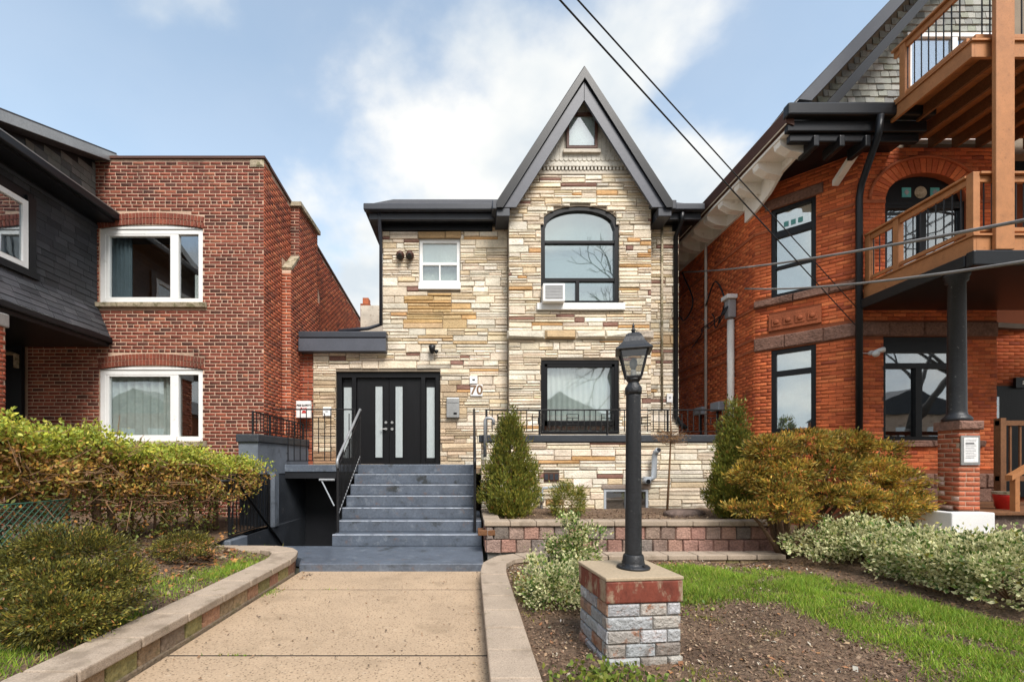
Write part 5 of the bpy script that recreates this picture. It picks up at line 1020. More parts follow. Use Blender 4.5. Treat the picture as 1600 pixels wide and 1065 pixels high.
# vent pipes, gas pipes, rocks
r = thing('vent_pipe', 'grey plastic vent pipe elbow on the terrace wall right of the lamp post', 'pipe', (X(1015, YT), YT, Z(752, YT))); yv = YT-.16
MB().tube([(X(1005, YT), YT, Z(748, YT)), (X(1012, YT), yv, Z(748, YT)), (X(1017, YT), yv, Z(745, YT)), (X(1018, YT), yv, Z(712, YT)), (X(1019, YT), yv-.03, Z(706, YT)), (X(1021, YT), yv-.1, Z(703, YT))], .055, 12).build('pipe', 'pipe_grey', r, smooth=True)
MB().tube([(X(1021, YT), yv-.10, Z(703, YT)), (X(1021.2, YT), yv-.12, Z(702.6, YT))], .042, 12).build('opening', 'gutter_black', r); MB().tube([(X(1006, YT), YT-.02, Z(751, YT)), (X(1006, YT), yv-.08, Z(751, YT))], .06, 12).build('lower_pipe', 'pipe_grey', r, smooth=True); MB().tube([(X(1006, YT), yv-.081, Z(751, YT)), (X(1006, YT), yv-.09, Z(751, YT))], .046, 12).build('opening', 'gutter_black', r)
r = thing('gas_pipe', 'grey gas pipe with valve between the cone cedar and the small round shrub', 'pipe', (X(846, 9.3), 9.3, .6))
MB().tube([(X(884, 9.4), 9.5, Z(757, 9.4)), (X(880, 9.4), 9.35, Z(759, 9.4)), (X(848, 9.4), 9.35, Z(762, 9.4)), (X(846, 9.4), 9.35, Z(768, 9.4)), (X(845, 9.4), 9.35, .55)], .03, 8).build('pipe', 'pipe_grey', r, smooth=True); MB().lathe([(.05, Z(785, 9.4)), (.07, Z(780, 9.4)), (.05, Z(774, 9.4))], X(845, 9.4), 9.33, 10).build('valve', 'metal_grey', r, smooth=True)
r = thing('goose_neck_vent', 'small grey gooseneck pipe at the left end of the terrace cap', 'pipe', (X(757, 9.3), 9.3, 1.9)); yg = 9.38
MB().tube([(X(758, yg), yg, 1.7), (X(758, yg), yg, Z(656, yg)), (X(760, yg), yg, Z(653, yg)), (X(768, yg), yg, Z(653, yg)), (X(771, yg), yg, Z(656, yg)), (X(771, yg), yg, Z(664, yg))], .035, 10).build('pipe', 'grey_rail', r, smooth=True); MB().box(X(756, yg), X(760, yg), yg+.02, YT+.02, 1.95, 1.98).build('clip', 'grey_rail', r)
def rock(name, label, cx, cy, z, a, b, h, seed, mat='rock'):
    q = random.Random(seed); m = MB(); n = 14; prof = [(1, 0), (1.04, .35), (.92, .8), (.6, 1), (0.05, 1.02)]; ja = [q.uniform(.82, 1.15) for _ in range(n)]
    vs = [(cx+a*r_*ja[k]*math.cos(2*math.pi*k/n), cy+b*r_*ja[k]*math.sin(2*math.pi*k/n), z+h*zz_*q.uniform(.92, 1.06)) for r_, zz_ in prof for k in range(n)]
    m.add(vs, [(i*n+k, i*n+(k+1) % n, (i+1)*n+(k+1) % n, (i+1)*n+k) for i in range(len(prof)-1) for k in range(n)]); tag(m.build(name, mat, None, smooth=True), label, 'rock')
rock('flat_rock', 'flat brown rock half hidden behind the variegated shrubs by the curb', X(852, 5.9), 5.9, .10, .28, .17, .13, 1)
rock('flat_rock', 'dark low rock at the foot of the terrace wall in the planter', X(1068, 8.4), 8.4, .58, .36, .2, .12, 2, 'foundation')
# ---------------------------------------------------------------- foliage
def unit(v): return v/np.maximum(np.linalg.norm(v, axis=-1, keepdims=True), 1e-6)
def leaves(name, pos, out, ln, wd, cols, parent, up=.2, jitter=.7, edge=None, mat='leaf', kind='stuff', seed=0, fold=.25):
    g = np.random.default_rng(seed); n = len(pos)
    d_ = unit(out+g.normal(0, jitter, (n, 3))+np.array([0, 0, up])); side = unit(np.cross(d_, g.normal(0, 1, (n, 3)))); nn = np.cross(d_, side)
    l = (ln*g.uniform(.65, 1.25, (n, 1))); w_ = wd*g.uniform(.7, 1.2, (n, 1))
    p0 = pos; p2 = pos+d_*l+nn*l*.12; md = pos+d_*l*.48; p1 = md+side*w_*.5+nn*w_*fold; p3 = md-side*w_*.5+nn*w_*fold
    v = np.stack([p0, p1, p2, p3], 1).reshape(-1, 3); c = np.repeat(cols, 4, 0)
    if edge is not None:
        c = c.reshape(n, 4, 3); mk = g.random(n) < edge[1]; ec = np.array(edge[0])*g.uniform(.85, 1.1, (n, 1)); c[mk, 1] = ec[mk]; c[mk, 3] = ec[mk]; c[mk, 2] = ec[mk]*.9; c = c.reshape(-1, 3)
    return arrays_obj(name, v, np.arange(4*n).reshape(n, 4), c, mat, parent, kind)
def palette(n, pal, g, jit=.22):
    w_ = np.array([p[0] for p in pal], float); k = g.choice(len(pal), n, p=w_/w_.sum()); c = np.array([p[1] for p in pal])[k]
    return c*g.uniform(1-jit, 1+jit, (n, 1))*g.uniform(.94, 1.06, (n, 3))
def clumped(shape, n_clump, per, spread, seed, out_mix=.7):
    """clump centres from shape(g, n) -> (pos, outward); leaves gathered round them"""
    g = np.random.default_rng(seed); c, o = shape(g, n_clump)
    pos = np.repeat(c, per, 0); out = np.repeat(o, per, 0)
    off = g.normal(0, 1, (n_clump*per, 3))*spread*np.repeat(g.uniform(.6, 1.3, (n_clump, 1)), per, 0)
    return pos+off, unit(out*out_mix+unit(off)*(1-out_mix)), np.repeat(np.arange(n_clump), per), g
def ellipsoid(cx, cy, cz, rx, ry, rz, zmin=-1.0, shell=.72, lump=.12, seed=0):
    ph = np.random.default_rng(seed).uniform(0, 6, 6)
    def f(g, n):
        v = unit(g.normal(0, 1, (n*3, 3))); v = v[v[:, 2] > zmin][:n]
        while len(v) < n: v = np.concatenate([v, v])[:n]
        lm = 1+lump*(np.sin(3*v[:, 0]*2+ph[0])+np.sin(5*v[:, 1]+ph[1])+np.sin(6*v[:, 2]+4*v[:, 0]+ph[2]))/1.5
        r = (shell+(1-shell)*g.random(len(v))**.6)*lm
        return np.array([cx, cy, cz])+v*r[:, None]*np.array([rx, ry, rz]), unit(v/np.array([rx, ry, rz]))
    return f
def conef(cx, cy, z0, h, r, seed=0, pw=.8, low=.12):
    ph = np.random.default_rng(seed).uniform(0, 6, 6)
    def f(g, n):
        t = 1-np.sqrt(g.random(n)); t = np.clip(t*1.02, 0, 1); a = g.uniform(0, 2*np.pi, n)
        prof = np.minimum((1-t)**pw, (t+low)/.30)*(1+.17*np.sin(3*a+ph[0]+7*t)+.13*np.sin(5*a+ph[1]-13*t)+.10*np.sin(9*a+ph[2]+23*t))
        rr = r*prof*(.62+.38*g.random(n)**.5)
        return np.stack([cx+rr*np.cos(a), cy+rr*np.sin(a), z0+h*t], 1), unit(np.stack([np.cos(a), np.sin(a), np.full(n, .9)], 1))
    return f
def stems(root, base, tips, r, mat='bark', name='stem'):
    for tp_ in tips:
        b = Vector(base); t = Vector(tp_); mid = b+(t-b)*.5+Vector((rnd.uniform(-.06, .06), rnd.uniform(-.06, .06), rnd.uniform(-.05, .02)))
        MB().tube([tuple(b), tuple(mid), tuple(t)], [r, r*.75, r*.3], 6).build(name, mat, root, smooth=True)
CED = [(4, (0.188, 0.211, 0.037)), (3, (0.277, 0.280, 0.047)), (2, (0.114, 0.138, 0.031)), (1.2, (0.389, 0.334, 0.059)), (.6, (0.328, 0.190, 0.051))]
def cedar(name, label, px, Y, z0, h, r, seed, ncl, group='cone cedars in the planter'):
    cx = X(px, Y); t = thing(name, label, 'shrub', (cx, Y, z0), group)
    MB().tube([(cx, Y, z0), (cx, Y, z0+h*.7)], [.05, .015], 6).build('trunk', 'bark', t)
    p, o, k, g = clumped(conef(cx, Y, z0+.04, h, r, seed), ncl, 34, .045, seed, .75)
    cl = np.random.default_rng(seed).uniform(.72, 1.25, (ncl, 1)); c = palette(len(p), CED, g)*cl[k]
    leaves('foliage', p, o, .062, .020, c, t, up=.7, jitter=.35, seed=seed)
    p, o, k, g = clumped(conef(cx, Y, z0+.02, h*.9, r*.62, seed), 120, 20, .06, seed+5); leaves('inner_foliage', p, o, .09, .05, palette(len(p), CED, g), t, up=.5, seed=seed+6)
cedar('cone_cedar', 'dense cone-shaped cedar beside the stairs in front of the terrace', 797, 8.35, .58, Z(636, 8.35)-.58, .60, 101, 620)
cedar('cone_cedar', 'tall cone-shaped cedar at the right end of the terrace, behind the brown shrub', 1148, 8.0, .58, Z(618, 8.0)-.58, .50, 102, 620)
t = thing('round_shrub', 'small round green shrub in the planter beside the gas pipe', 'shrub', (X(886, 8.3), 8.3, .58))
p, o, k, g = clumped(ellipsoid(X(886, 8.3), 8.3, .86, .29, .27, .33, -.8), 150, 26, .045, 103); leaves('foliage', p, o, .06, .014, palette(len(p), CED, g), t, up=.4, jitter=.4, seed=3); stems(t, (X(886, 8.3), 8.3, .55), [(X(886, 8.3)+.1*i, 8.3, .95) for i in (-1, 1)], .015)
# brown-green shrub
JUN = [(4, (0.418, 0.291, 0.049)), (3, (0.309, 0.230, 0.043)), (3, (0.198, 0.189, 0.037)), (1.7, (0.538, 0.330, 0.064)), (1.4, (0.476, 0.200, 0.049)), (.8, (0.140, 0.150, 0.031))]
t = thing('spreading_shrub', 'large spreading brown-green evergreen shrub in front of the orange house', 'shrub', (X(1226, 6.9), 6.9, .15)); bx_, by_ = X(1222, 6.9), 6.9
lobes = [(1205, 705, 7.1, .36, .36, .27), (1258, 692, 7.2, .38, .36, .24), (1322, 694, 7.25, .42, .38, .25), (1176, 745, 7.0, .30, .32, .26), (1234, 742, 6.9, .36, .34, .27), (1298, 732, 6.95, .36, .34, .25), (1362, 738, 7.0, .36, .34, .25), (1405, 752, 6.9, .28, .3, .25),
    (1232, 796, 6.55, .34, .32, .22), (1292, 775, 6.7, .32, .32, .20), (1346, 780, 6.7, .34, .32, .24), (1396, 792, 6.7, .33, .32, .24), (1428, 785, 6.85, .18, .24, .2), (1165, 795, 6.75, .26, .26, .10), (1212, 768, 6.7, .28, .3, .2), (1375, 705, 7.2, .28, .3, .18)]
P0 = []; O0 = []; C0 = []
for i, (px, py, Y, rx, ry, rz) in enumerate(lobes):
    rx, ry, rz = rx*.84, ry*.84, rz*.86; ncl = int(360*rx*rz/.25); p, o, k, g = clumped(ellipsoid(X(px, Y), Y, Z(py, Y), rx, ry, rz, -.8, .74, .18, i), ncl, 32, np.array([.05, .05, .02]), 200+i, .7)
    cl = g.uniform(.4, 1.6, (ncl, 1))*g.uniform(.8, 1.2); P0.append(p); O0.append(o); C0.append(palette(len(p), JUN, g)*cl[k])
leaves('foliage', np.concatenate(P0), np.concatenate(O0), .066, .021, np.concatenate(C0), t, up=.35, jitter=.45, seed=21)
for i, (px, py, Y, *_r) in enumerate(lobes):
    e = (X(px, Y), Y, Z(py, Y)); b = (bx_+.03*(i % 3), by_+.02*(i % 2), .08); md = (bx_+(e[0]-bx_)*.35+rnd.uniform(-.05, .05), by_+(e[1]-by_)*.4, .08+(e[2]-.08)*.35)
    MB().tube([b, md, ((md[0]+e[0])/2, (md[1]+e[1])/2, (md[2]+e[2])/2+.05), e], [.045, .036, .024, .01], 7).build('branch', 'bark', t, smooth=True)
# variegated euonymus
EUO = [(4, (0.139, 0.230, 0.046)), (3, (0.104, 0.184, 0.041)), (1.5, (0.276, 0.353, 0.092)), (.6, (0.415, 0.367, 0.083))]
def euonymus(label, cx, cy, z0, rx, ry, rz, seed, n, pale=.72, ln=.052, wd=.031, group='variegated shrubs'):
    t = thing('variegated_shrub', label, 'shrub', (cx, cy, z0), group); p, o, k, g = clumped(ellipsoid(cx, cy, z0+rz*.75, rx, ry, rz, -.85, .66, .42, seed), n, 22, .042, seed, .6)
    m_ = p[:, 2] > z0+.03; p, o, k = p[m_], o[m_], k[m_]; cl = g.uniform(.5, 1.35, (n, 1)); leaves('foliage', p, o, ln, wd, palette(len(p), EUO, g)*cl[k], t, up=.45, jitter=.55, edge=((.95, .89, .52), pale), seed=seed)
    stems(t, (cx, cy, z0-.05), [(cx+rx*.6*math.cos(a), cy+ry*.6*math.sin(a), z0+rz*1.1) for a in (0, 1.2, 2.5, 3.8, 5)], .012, 'twig')
euonymus('loose variegated shrub with thin twigs in front of the planter wall', X(893, 6.35), 6.35, .10, .30, .26, .32, 301, 150, .45)
euonymus('pale variegated shrub left of the brick pedestal', X(872, 4.6), 4.6, .10, .32, .26, .25, 302, 200, .6, .042, .026)
euonymus('variegated shrub farthest back along the right side, nearest the brown shrub', 5.55, 6.45, .15, .64, .5, .34, 303, 400)
euonymus('variegated shrub in the middle of the right-hand row', 5.62, 5.55, .13, .62, .5, .32, 304, 400)
euonymus('variegated shrub at the right edge, nearest in the right-hand row', 5.70, 4.72, .13, .62, .5, .35, 305, 460)
# yew in the left foreground
YEW = [(4, (0.111, 0.111, 0.025)), (3, (0.179, 0.161, 0.031)), (2, (0.064, 0.074, 0.020)), (1.6, (0.302, 0.244, 0.043)), (.5, (0.302, 0.134, 0.043))]
def yew(label, parts, seed, dens, ln=.05, group='low yew shrubs'):
    c = parts[0]; t = thing('yew_shrub', label, 'shrub', (c[0], c[1], c[2]-c[5]), group); P1 = []; O1 = []; C1 = []
    for i, (cx, cy, cz_, rx, ry, rz) in enumerate(parts):
        n = int(dens*rx*rz); p, o, k, g = clumped(ellipsoid(cx, cy, cz_, rx, ry, rz, -.8, .7, .2, seed+i), n, 40, np.array([.05, .05, .016]), seed+i, .8); cl = g.uniform(.4, 1.7, (n, 1)); P1.append(p); O1.append(o); C1.append(palette(len(p), YEW, g)*cl[k])
    leaves('foliage', np.concatenate(P1), np.concatenate(O1), ln, ln*.34, np.concatenate(C1), t, up=.15, jitter=.35, seed=seed)
    stems(t, (c[0], c[1], c[2]-c[5]), [(c[0]+.3*c[3]*i, c[1], c[2]+.3*c[5]) for i in (-1.5, 0, 1.5)], .02)
yew('large rounded dark yew shrub in the left foreground', [(X(px, Y), Y, z, r_q, r_q, r_q*.62) for px, Y, z, r_q in ((100, 3.8, .87, .26), (60, 3.75, .78, .25), (145, 3.85, .80, .24), (185, 3.85, .62, .2), (20, 3.6, .62, .26), (85, 3.5, .66, .22), (125, 3.55, .60, .22), (170, 3.75, .56, .22), (40, 3.4, .50, .22), (95, 3.35, .47, .24), (150, 3.5, .43, .22), (190, 3.8, .42, .17), (5, 3.4, .40, .22), (65, 3.3, .36, .22), (120, 3.4, .34, .22), (-20, 3.7, .6, .25))], 401, 2300, .034)
yew('small yew shrub behind the curb corner, left of the stairs', [(X(292, 5.9), 5.9, .48, .34, .28, .19)], 411, 1800, .036)
# hedge
HA, HB = Vector((-5.35, 4.3)), Vector((-4.38, 7.95)); hd = thing('hedge', 'overgrown privet hedge with bright green top in front of the brown brick house', 'hedge', (-4.7, 6.2, .5)); hdir = (HB-HA).normalized(); hn = Vector((hdir.y, -hdir.x))
g = np.random.default_rng(500)
def hedge_pts(n, f0, f1, z_lo, z_hi, wth, g):
    f = g.uniform(f0, f1, n); w_ = g.normal(0, .36, n)*wth; base = np.array([[HA.x, HA.y]])+np.outer(f, [HB.x-HA.x, HB.y-HA.y])+np.outer(w_, [hn.x, hn.y])
    ztop = 2.04-.46*f+.05*np.sin(f*19)+.04*np.sin(f*47+1)+.05*np.sin(f*90); z = z_lo+(z_hi-z_lo)*g.random(n); return np.column_stack([base, z*ztop]), f
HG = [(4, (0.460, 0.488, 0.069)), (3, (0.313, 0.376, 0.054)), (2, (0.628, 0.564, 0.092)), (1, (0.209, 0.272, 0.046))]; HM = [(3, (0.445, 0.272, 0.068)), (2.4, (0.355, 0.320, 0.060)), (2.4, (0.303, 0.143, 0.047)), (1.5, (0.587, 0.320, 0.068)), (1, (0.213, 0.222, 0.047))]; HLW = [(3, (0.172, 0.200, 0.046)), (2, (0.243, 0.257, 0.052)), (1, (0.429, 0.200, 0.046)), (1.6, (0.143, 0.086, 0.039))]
P2 = []; C2 = []
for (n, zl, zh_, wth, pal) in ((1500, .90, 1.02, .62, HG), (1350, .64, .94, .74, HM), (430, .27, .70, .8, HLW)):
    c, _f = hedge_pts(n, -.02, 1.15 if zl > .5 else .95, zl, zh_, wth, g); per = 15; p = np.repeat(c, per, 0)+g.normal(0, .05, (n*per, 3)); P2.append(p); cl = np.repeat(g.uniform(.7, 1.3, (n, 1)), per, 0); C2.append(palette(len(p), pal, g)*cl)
c, _f = hedge_pts(70, 0, .5, 1.0, 1.0, .6, g)      # long new shoots along the top
tw_ = MB()
for q in c:
    h_ = abs(rnd.gauss(.10, .07)); a = Vector(q); b = a+Vector((rnd.uniform(-.05, .05), rnd.uniform(-.05, .05), h_)); tw_.tube([tuple(a-Vector((0, 0, .1))), tuple(b)], .004, 4); m_ = 9; p = np.array([tuple(a+(b-a)*rnd.random()) for _ in range(m_)])+g.normal(0, .012, (m_, 3)); P2.append(p); C2.append(palette(m_, HG, g)*1.1)
P2 = np.concatenate(P2); C2 = np.concatenate(C2); leaves('foliage', P2, g.normal(0, 1, (len(P2), 3)), +.054, .030, C2, hd, up=.5, jitter=.2, seed=55)
c, _f = hedge_pts(1500, 0, 1, .5, .97, .75, g)
for q in c:
    a = Vector(q); dv = Vector((rnd.gauss(0, 1), rnd.gauss(0, 1), rnd.gauss(.2, .8))).normalized()*rnd.uniform(.12, .38); tw_.tube([tuple(a), tuple(a+dv*.5+Vector((0, 0, rnd.uniform(-.02, .02)))), tuple(a+dv)], [.006, .005, .003], 3)
tw_.build('twigs', 'twig', hd, kind='stuff')
for i in range(15):
    f = (i+.5)/15; b = HA+(HB-HA)*f+hn*rnd.uniform(-.12, .12); zb_ = zleft(b.x, b.y)-.05; r_0 = rnd.choice((.02, .026, .05)) if i != 6 else .065
    MB().tube([(b.x, b.y, zb_), (b.x+rnd.uniform(-.08, .08), b.y+rnd.uniform(-.08, .08), .95), (b.x+rnd.uniform(-.2, .2), b.y+rnd.uniform(-.2, .2), 1.55)], [r_0, r_0*.8, r_0*.4], 7).build('trunk', 'bark', hd, smooth=True)
# chain link fence in front of the hedge
cf = thing('chain_link_fence', 'low green chain link fence at the foot of the hedge', 'fence', (-4.95, 3.6, .45)); A, B = Vector((-4.75, 3.0)), Vector((-4.72, 5.3)); fz0, fz1 = .42, 1.14; Lf_ = (B-A).length; net = MB(); k = -fz1
pt = lambda s, z: (A.x+(B.x-A.x)*s/Lf_, A.y+(B.y-A.y)*s/Lf_, z); hgt = fz1-fz0
n_ = int(Lf_/.075)
for i in range(-10, n_+1):
    for sg in (1, -1):
        s0 = i*.075; s1 = s0+hgt
        a, b = max(0, s0), min(Lf_, s1)
        if b-a > .05: za, zb_ = fz0+(a-s0), fz0+(b-s0); net.tube([pt(a, za if sg > 0 else fz1+fz0-za), pt(b, zb_ if sg > 0 else fz1+fz0-zb_)], .0042, 3)
net.build('wire_mesh', 'fence_green', cf, kind='stuff'); MB().tube([pt(0, fz1), pt(Lf_, fz1)], .006, 6).build('top_wire', 'fence_green', cf)
for s in (0,): MB().tube([pt(s, .3), pt(s, fz1+.03)], .02, 8).build('post', 'fence_green', cf)
# dead sapling in the planter
sx, sy = X(1047, 8.5), 8.5; ds = thing('dead_sapling', 'thin dead sapling with dry brown tuft in the planter', 'sapling', (sx, sy, .58)); MB().tube([(sx-.06, sy, .56), (sx-.02, sy, 1.3), (sx+.02, sy, Z(678, sy)), (sx, sy, Z(628, sy))], [.024, .02, .014, .006], 7).build('trunk', 'twig', ds, smooth=True)
tf = MB()
for i in range(60):
    a = rnd.uniform(0, 6.28); z0_ = Z(rnd.uniform(676, 698), sy); l_ = rnd.uniform(.12, .36); tf.tube([(sx, sy, z0_), (sx+l_*.5*math.cos(a), sy+l_*.5*math.sin(a), z0_+.02), (sx+l_*math.cos(a), sy+l_*math.sin(a), z0_+rnd.uniform(0, .13))], [.006, .005, .003], 3)
tf.build('dry_twigs', 'twig', ds, kind='stuff'); g = np.random.default_rng(9); aa = g.uniform(0, 6.28, 420); rr_ = g.uniform(.08, .36, 420); p = np.column_stack([sx+rr_*np.cos(aa), sy+rr_*np.sin(aa), Z(688, sy)+g.normal(.02, .05, 420)+rr_*.15]); leaves('dry_foliage', p, g.normal(0, 1, (420, 3)), .05, .012, palette(420, [(1, (.26, .15, .06)), (1, (.18, .10, .045))], g), ds)
# ---------------------------------------------------------------- grass, litter, soil crumbs
def inside(poly, p):
    x, y = p[:, 0], p[:, 1]; r_ = np.zeros(len(p), bool); n = len(poly)
    for i in range(n):
        (x0, y0), (x1, y1) = poly[i], poly[(i+1) % n]; c = ((y0 > y) != (y1 > y)) & (x < (x1-x0)*(y-y0)/(y1-y0+1e-9)+x0); r_ ^= c
    return r_
vz = lambda f, p: np.array([f(a, b) for a, b in p[:, :2]])
def blades(p, zf, h, wd, pal, seed, name, label, rag=0):
    g = np.random.default_rng(seed); n = len(p); z = vz(zf, p)-.005; a = g.uniform(0, 6.28, n); hh_ = h*g.uniform(.45, 1.25, n)*(1+.35*np.sin(p[:, 0]*5+1)*np.sin(p[:, 1]*4)); lean = g.normal(0, .45, (n, 2))*hh_[:, None]
    b0 = np.column_stack([p[:, 0]-wd*np.cos(a), p[:, 1]-wd*np.sin(a), z]); b1 = np.column_stack([p[:, 0]+wd*np.cos(a), p[:, 1]+wd*np.sin(a), z]); t = np.column_stack([p[:, 0]+lean[:, 0], p[:, 1]+lean[:, 1], z+hh_])
    v = np.stack([b0, b1, t], 1).reshape(-1, 3); pn = .5+.5*np.sin(p[:, 0]*2.1+np.sin(p[:, 1]*3)*1.3+seed)*np.sin(p[:, 1]*2.7+1); c = palette(n, pal, g)*(.8+.4*pn[:, None]); o = arrays_obj(name, v, np.arange(3*n).reshape(n, 3), np.repeat(c, 3, 0), 'grass', None, 'stuff', tri=True); o['label'] = label; o['category'] = 'grass'; return o
LAWN = [(1.75, 5.0), (2.35, 4.78), (2.9, 4.98), (3.35, 4.6), (3.32, 3.9), (3.38, 3.3), (3.15, 2.85), (2.9, 2.0), (2.6, 1.4), (6.2, 1.4), (5.6, 2.6), (5.05, 3.7), (4.85, 4.6), (4.55, 5.7), (3.9, 6.2), (2.5, 6.35), (1.5, 6.2), (1.45, 5.6)]
GR = [(4, (0.197, 0.322, 0.030)), (3, (0.275, 0.396, 0.041)), (2, (0.134, 0.235, 0.027)), (1.3, (0.378, 0.404, 0.068)), (.5, (0.440, 0.355, 0.121))]
g = np.random.default_rng(600); p = np.column_stack([g.uniform(1.3, 6.2, 230000), g.uniform(1.4, 6.4, 230000)])
rag = p+g.normal(0, .10, p.shape); keep = inside(LAWN, rag); dn = np.sin(p[:, 0]*7+np.sin(p[:, 1]*5)*2)*np.sin(p[:, 1]*6.3+1)+np.sin(p[:, 0]*2.3+2)*.6; keep &= (dn+g.normal(0, .5, len(p)) > -.75); p = p[keep]
blades(p, zright, .060, .0042, GR, 61, 'lawn_grass', 'bright green lawn curving round the bare soil on the right')
def patch(c, n, sx_, sy_): return np.column_stack([g.normal(c[0], sx_, n), g.normal(c[1], sy_, n)])
pp_ = np.concatenate([patch((.72, 5.4), 1500, .12, .3), patch((.62, 4.9), 700, .06, .25), patch((.95, 2.75), 500, .15, .15), patch((2.0, 4.85), 700, .25, .1), patch((1.2, 6.3), 400, .3, .12), patch((1.6, 3.05), 160, .1, .1), patch((2.6, 3.9), 60, .05, .05), patch((2.1, 3.1), 50, .04, .04), patch((2.75, 3.0), 70, .06, .05), patch((2.3, 4.3), 60, .08, .05)]); pp_ = pp_[(pp_[:, 0] > .5)]
blades(pp_, zright, .035, .005, [(3, (.25, .24, .03)), (2, (.16, .20, .03)), (1, (.30, .25, .05))], 62, 'moss_grass', 'yellow-green mossy patches beside the right curb')
pl_ = np.concatenate([patch((-3.15, 5.7), 2600, .16, .42), patch((-3.4, 4.9), 900, .2, .25), patch((-3.1, 3.9), 700, .09, .16), patch((-3.25, 3.1), 1300, .16, .22), patch((-3.6, 2.7), 1500, .4, .2), patch((-3.05, 6.5), 500, .2, .15), patch((-3.35, 3.6), 350, .08, .08)]); pl_ = pl_[pl_[:, 0] < -2.84]
blades(pl_, zleft, .055, .0045, GR, 63, 'garden_grass', 'tufts of green grass in the left garden bed along the curb')
wd_ = np.concatenate([patch((-2.42, 5.45), 130, .05, .10), patch((-1.9, 3.645), 26, .12, .006), patch((-1.7, 5.56), 12, .3, .006)]); blades(wd_, lambda x, y: .0, .03, .006, GR, 64, 'crack_weeds', 'small weeds growing in the walkway joints')
def scatter(name, label, p, zf, ln, wd, pal, seed, flat=.25, cat='leaf litter', mat='litter'):
    g = np.random.default_rng(seed); n = len(p); z = vz(zf, p)+g.uniform(.0, .012, n); a = g.uniform(0, 6.28, n); l = ln*g.uniform(.4, 1.2, n); w_ = wd*g.uniform(.4, 1.2, n); d_ = np.column_stack([np.cos(a), np.sin(a), g.normal(0, flat, n)]); s_ = np.column_stack([-np.sin(a), np.cos(a), g.normal(0, flat, n)])
    c0 = np.column_stack([p, z+.004]); v = np.stack([c0-d_*l[:, None]/2, c0+s_*w_[:, None]/2, c0+d_*l[:, None]/2, c0-s_*w_[:, None]/2+np.array([0, 0, .006])], 1).reshape(-1, 3); o = arrays_obj(name, v, np.arange(4*n).reshape(n, 4), np.repeat(palette(n, pal, g), 4, 0), mat, None, 'stuff'); o['label'] = label; o['category'] = cat
g = np.random.default_rng(700); p = np.column_stack([g.uniform(.5, 4.2, 24000), g.uniform(1.6, 6.7, 24000)])
scatter('soil_crumbs', 'mulch crumbs and bits of bark on the bare soil around the pedestal', p, zright, .03, .014, [(4, (.15, .09, .055)), (3, (.235, .155, .095)), (2, (.075, .046, .03)), (1.2, (.34, .245, .16)), (.25, (.48, .41, .32))], 71, .45, 'mulch')
p = np.column_stack([g.uniform(4.2, 7.5, 5000), g.uniform(3.0, 7.2, 5000)]); scatter('bed_litter', 'dry leaf litter under the right-hand shrubs', p, zright, .045, .022, [(3, (.14, .085, .05)), (2, (.22, .13, .06)), (1, (.07, .045, .03))], 72, .4)
p = np.concatenate([np.column_stack([g.uniform(-5.4, -2.85, 9000), g.uniform(2.2, 6.8, 9000)])]); scatter('garden_crumbs', 'twigs and crumbs on the soil of the left garden bed', p, zleft, .035, .014, [(4, (.085, .055, .036)), (3, (.14, .095, .06)), (2, (.05, .034, .024)), (.6, (.3, .22, .15))], 73, .45, 'mulch')
p = np.concatenate([patch((-3.9, 6.3), 420, .35, .35), patch((-3.75, 5.4), 160, .4, .5), patch((-4.1, 7.0), 120, .12, .35)]); p = p[(p[:, 0] < -2.88) & ((p[:, 1] < 6.8) | (p[:, 0] < -4.05))]
scatter('fallen_leaves', 'orange-brown fallen leaves under the hedge beside the small yew', p, zleft, .085, .06, [(3, (.30, .12, .04)), (2, (.38, .18, .06)), (2, (.20, .10, .05)), (1, (.34, .25, .15))], 74, .4)
p = np.concatenate([patch((.62, 5.9), 60, .1, .3), patch((.75, 4.4), 50, .15, .5), patch((1.0, 3.2), 30, .2, .3), patch((3.2, 6.4), 160, .9, .15), patch((4.2, 6.3), 90, .3, .2), patch((2.3, 3.6), 120, .7, .8), patch((1.9, 2.6), 50, .5, .4)]); p = p[p[:, 0] > .5]; scatter('fallen_leaves', 'scattered dry leaves along the inside of the right curb', p, zright, .05, .032, [(3, (.30, .14, .06)), (2, (.36, .24, .14)), (1, (.5, .45, .36))], 75, .35)
p = np.column_stack([g.uniform(.4, 5.2, 1800), g.uniform(7.5, 9.4, 1800)]); scatter('planter_litter', 'brown litter on the planter soil', p, lambda x, y: .60, .05, .02, [(3, (.16, .10, .06)), (2, (.24, .17, .10)), (1, (.08, .05, .03))], 76, .5)
p = np.concatenate([np.column_stack([g.uniform(-2.42, -2.25, 40), g.uniform(2.8, 6.4, 40)]), np.column_stack([g.uniform(.0, .12, 26), g.uniform(2.8, 6.4, 26)]), patch((-2.3, 6.2), 40, .08, .15), np.column_stack([g.uniform(-2.3, .05, 150), g.uniform(2.6, 6.4, 150)])]); p = p[(p[:, 0] > -2.44) & (p[:, 0] < .12) & (p[:, 1] < 6.46)]; scatter('path_litter', 'bits of dry leaf and grit lying along the edges of the walkway', p, lambda x, y: .002, .035, .02, [(3, (.2, .11, .05)), (2, (.30, .2, .11)), (2, (.09, .06, .04))], 77, .2)
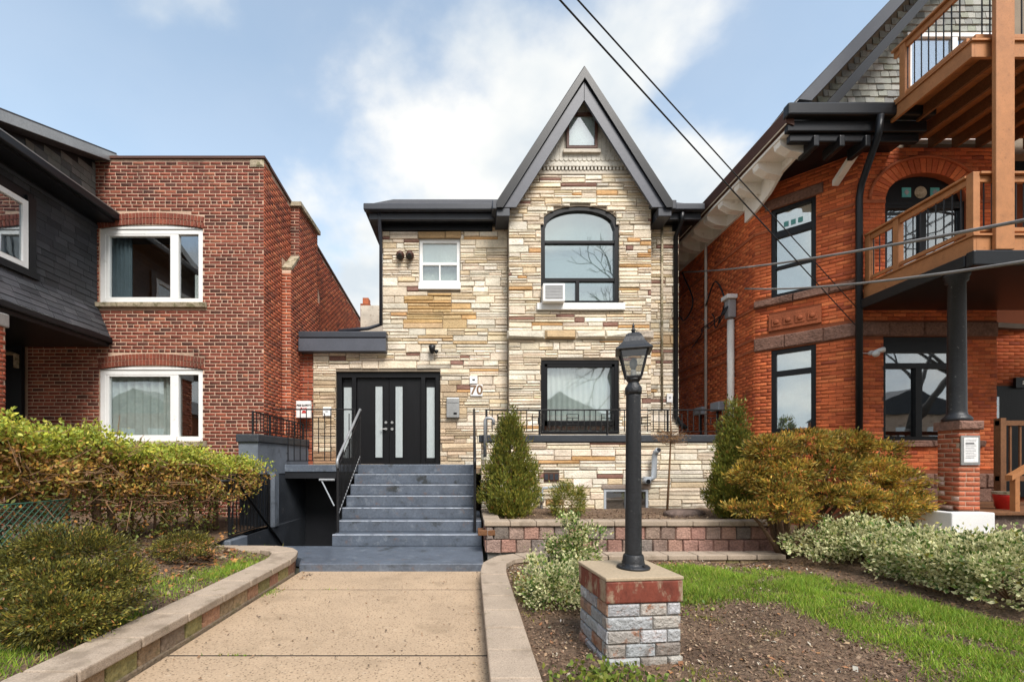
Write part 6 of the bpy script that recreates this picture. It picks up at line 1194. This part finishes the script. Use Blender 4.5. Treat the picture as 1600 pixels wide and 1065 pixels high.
# low weeds at the foot of the pedestal
for i, (label, cx, cy, n, rr) in enumerate((('low bright green weeds at the near left foot of the pedestal', .92, 2.95, 520, .20), ('small weed patch in the grass behind the pedestal', 2.05, 4.75, 360, .26))):
    t = thing('weed_patch', label, 'weeds', (cx, cy, .1)); g = np.random.default_rng(80+i); p = np.column_stack([g.normal(cx, rr, n), g.normal(cy, rr*.7, n), np.zeros(n)]); p[:, 2] = vz(zright, p)+g.uniform(.01, .07, n); leaves('foliage', p, g.normal(0, 1, (n, 3)), .045, .032, palette(n, [(3, (.17, .23, .035)), (2, (.26, .28, .05)), (1, (.10, .16, .03))], g), t, up=.6, seed=80+i); stems(t, (cx, cy, .06), [(cx+.06, cy, .16), (cx-.06, cy+.03, .15)], .004, 'twig')
# ================================================================ street behind the camera (seen only as reflections)
def bare_tree(label, x, y, h, seed, lean=0):
    q = random.Random(seed); t = thing('bare_tree', label, 'tree', (x, y, 0), 'bare street trees'); tr = MB(); br = MB()
    def grow(p, d_, l, r, dep):
        e = p+d_*l; (tr if dep < 2 else br).tube([tuple(p), tuple(p+d_*l*.5+Vector((q.gauss(0, .03*l), q.gauss(0, .03*l), 0))), tuple(e)], [r, r*.85, r*.68], 6 if dep < 3 else 3)
        if dep == 7: return
        for k in range(2 if dep in (0,) else q.choice((2, 2, 3))):
            v = Vector((q.gauss(0, 1), q.gauss(0, 1), q.gauss(.15, .7))).normalized(); grow(e, (d_+v*(.62 if dep else .75)).normalized(), l*q.uniform(.68, .86), r*.62, dep+1)
    grow(Vector((x, y, -.1)), Vector((lean, 0, 1)).normalized(), h*.26, h*.022, 0); tr.build('trunk', 'bark_grey', t, smooth=True); br.build('crown', 'bark_grey', t, kind='stuff')
bare_tree('bare street tree reflected at the right of the arched window', 8.4, -3.4, 20, 5, -.05); bare_tree('bare street tree reflected in the porch window', 25, -8.5, 14, 8); bare_tree('bare street tree beyond the right neighbour, seen in porch glass', 30, -9, 15, 15); bare_tree('bare street tree reflected in the brown house window', -8.5, -8, 13, 12)
for i, (x0, x1, hgt, mt) in enumerate(((-26, -16.5, 7.5, 'mortar_l'), (-15.5, -6.5, 8.2, 'mortar_r'), (-5.5, 3.5, 7.2, 'mortar_l'), (4.5, 13.5, 8, 'mortar_r'), (14.5, 24, 7.4, 'mortar_l'), (25, 34, 8, 'mortar_r'), (35, 46, 7.6, 'mortar_l'), (-37, -27, 8, 'mortar_r'))):
    nm = ('second from the left end', 'third from the left end', 'fourth from the left end', 'fifth from the left end', 'third from the right end', 'second from the right end', 'at the right end', 'at the left end')[i]
    t = thing('street_house', 'red brick house across the street, '+nm+', seen in reflections', 'house', (x0, -24, 0), 'houses across the street'); MB().box(x0, x1, -33, -24, 0, hgt*.8).build('wall', mt, t); MB(FR(0)).prism([(x0-.3, hgt*.8), (x1+.3, hgt*.8), ((x0+x1)/2, hgt*.8+2.4)], 23.8, 33.2).build('roof', 'roof_dark', t)
    for fz in (1.2, 4.4):
        for k in range(3): a = x0+1+k*(x1-x0-2)/3; MB().box(a, a+1.3, -24.0, -23.95, fz*.8, fz*.8+1.4).build('window', 'white_paint', t)
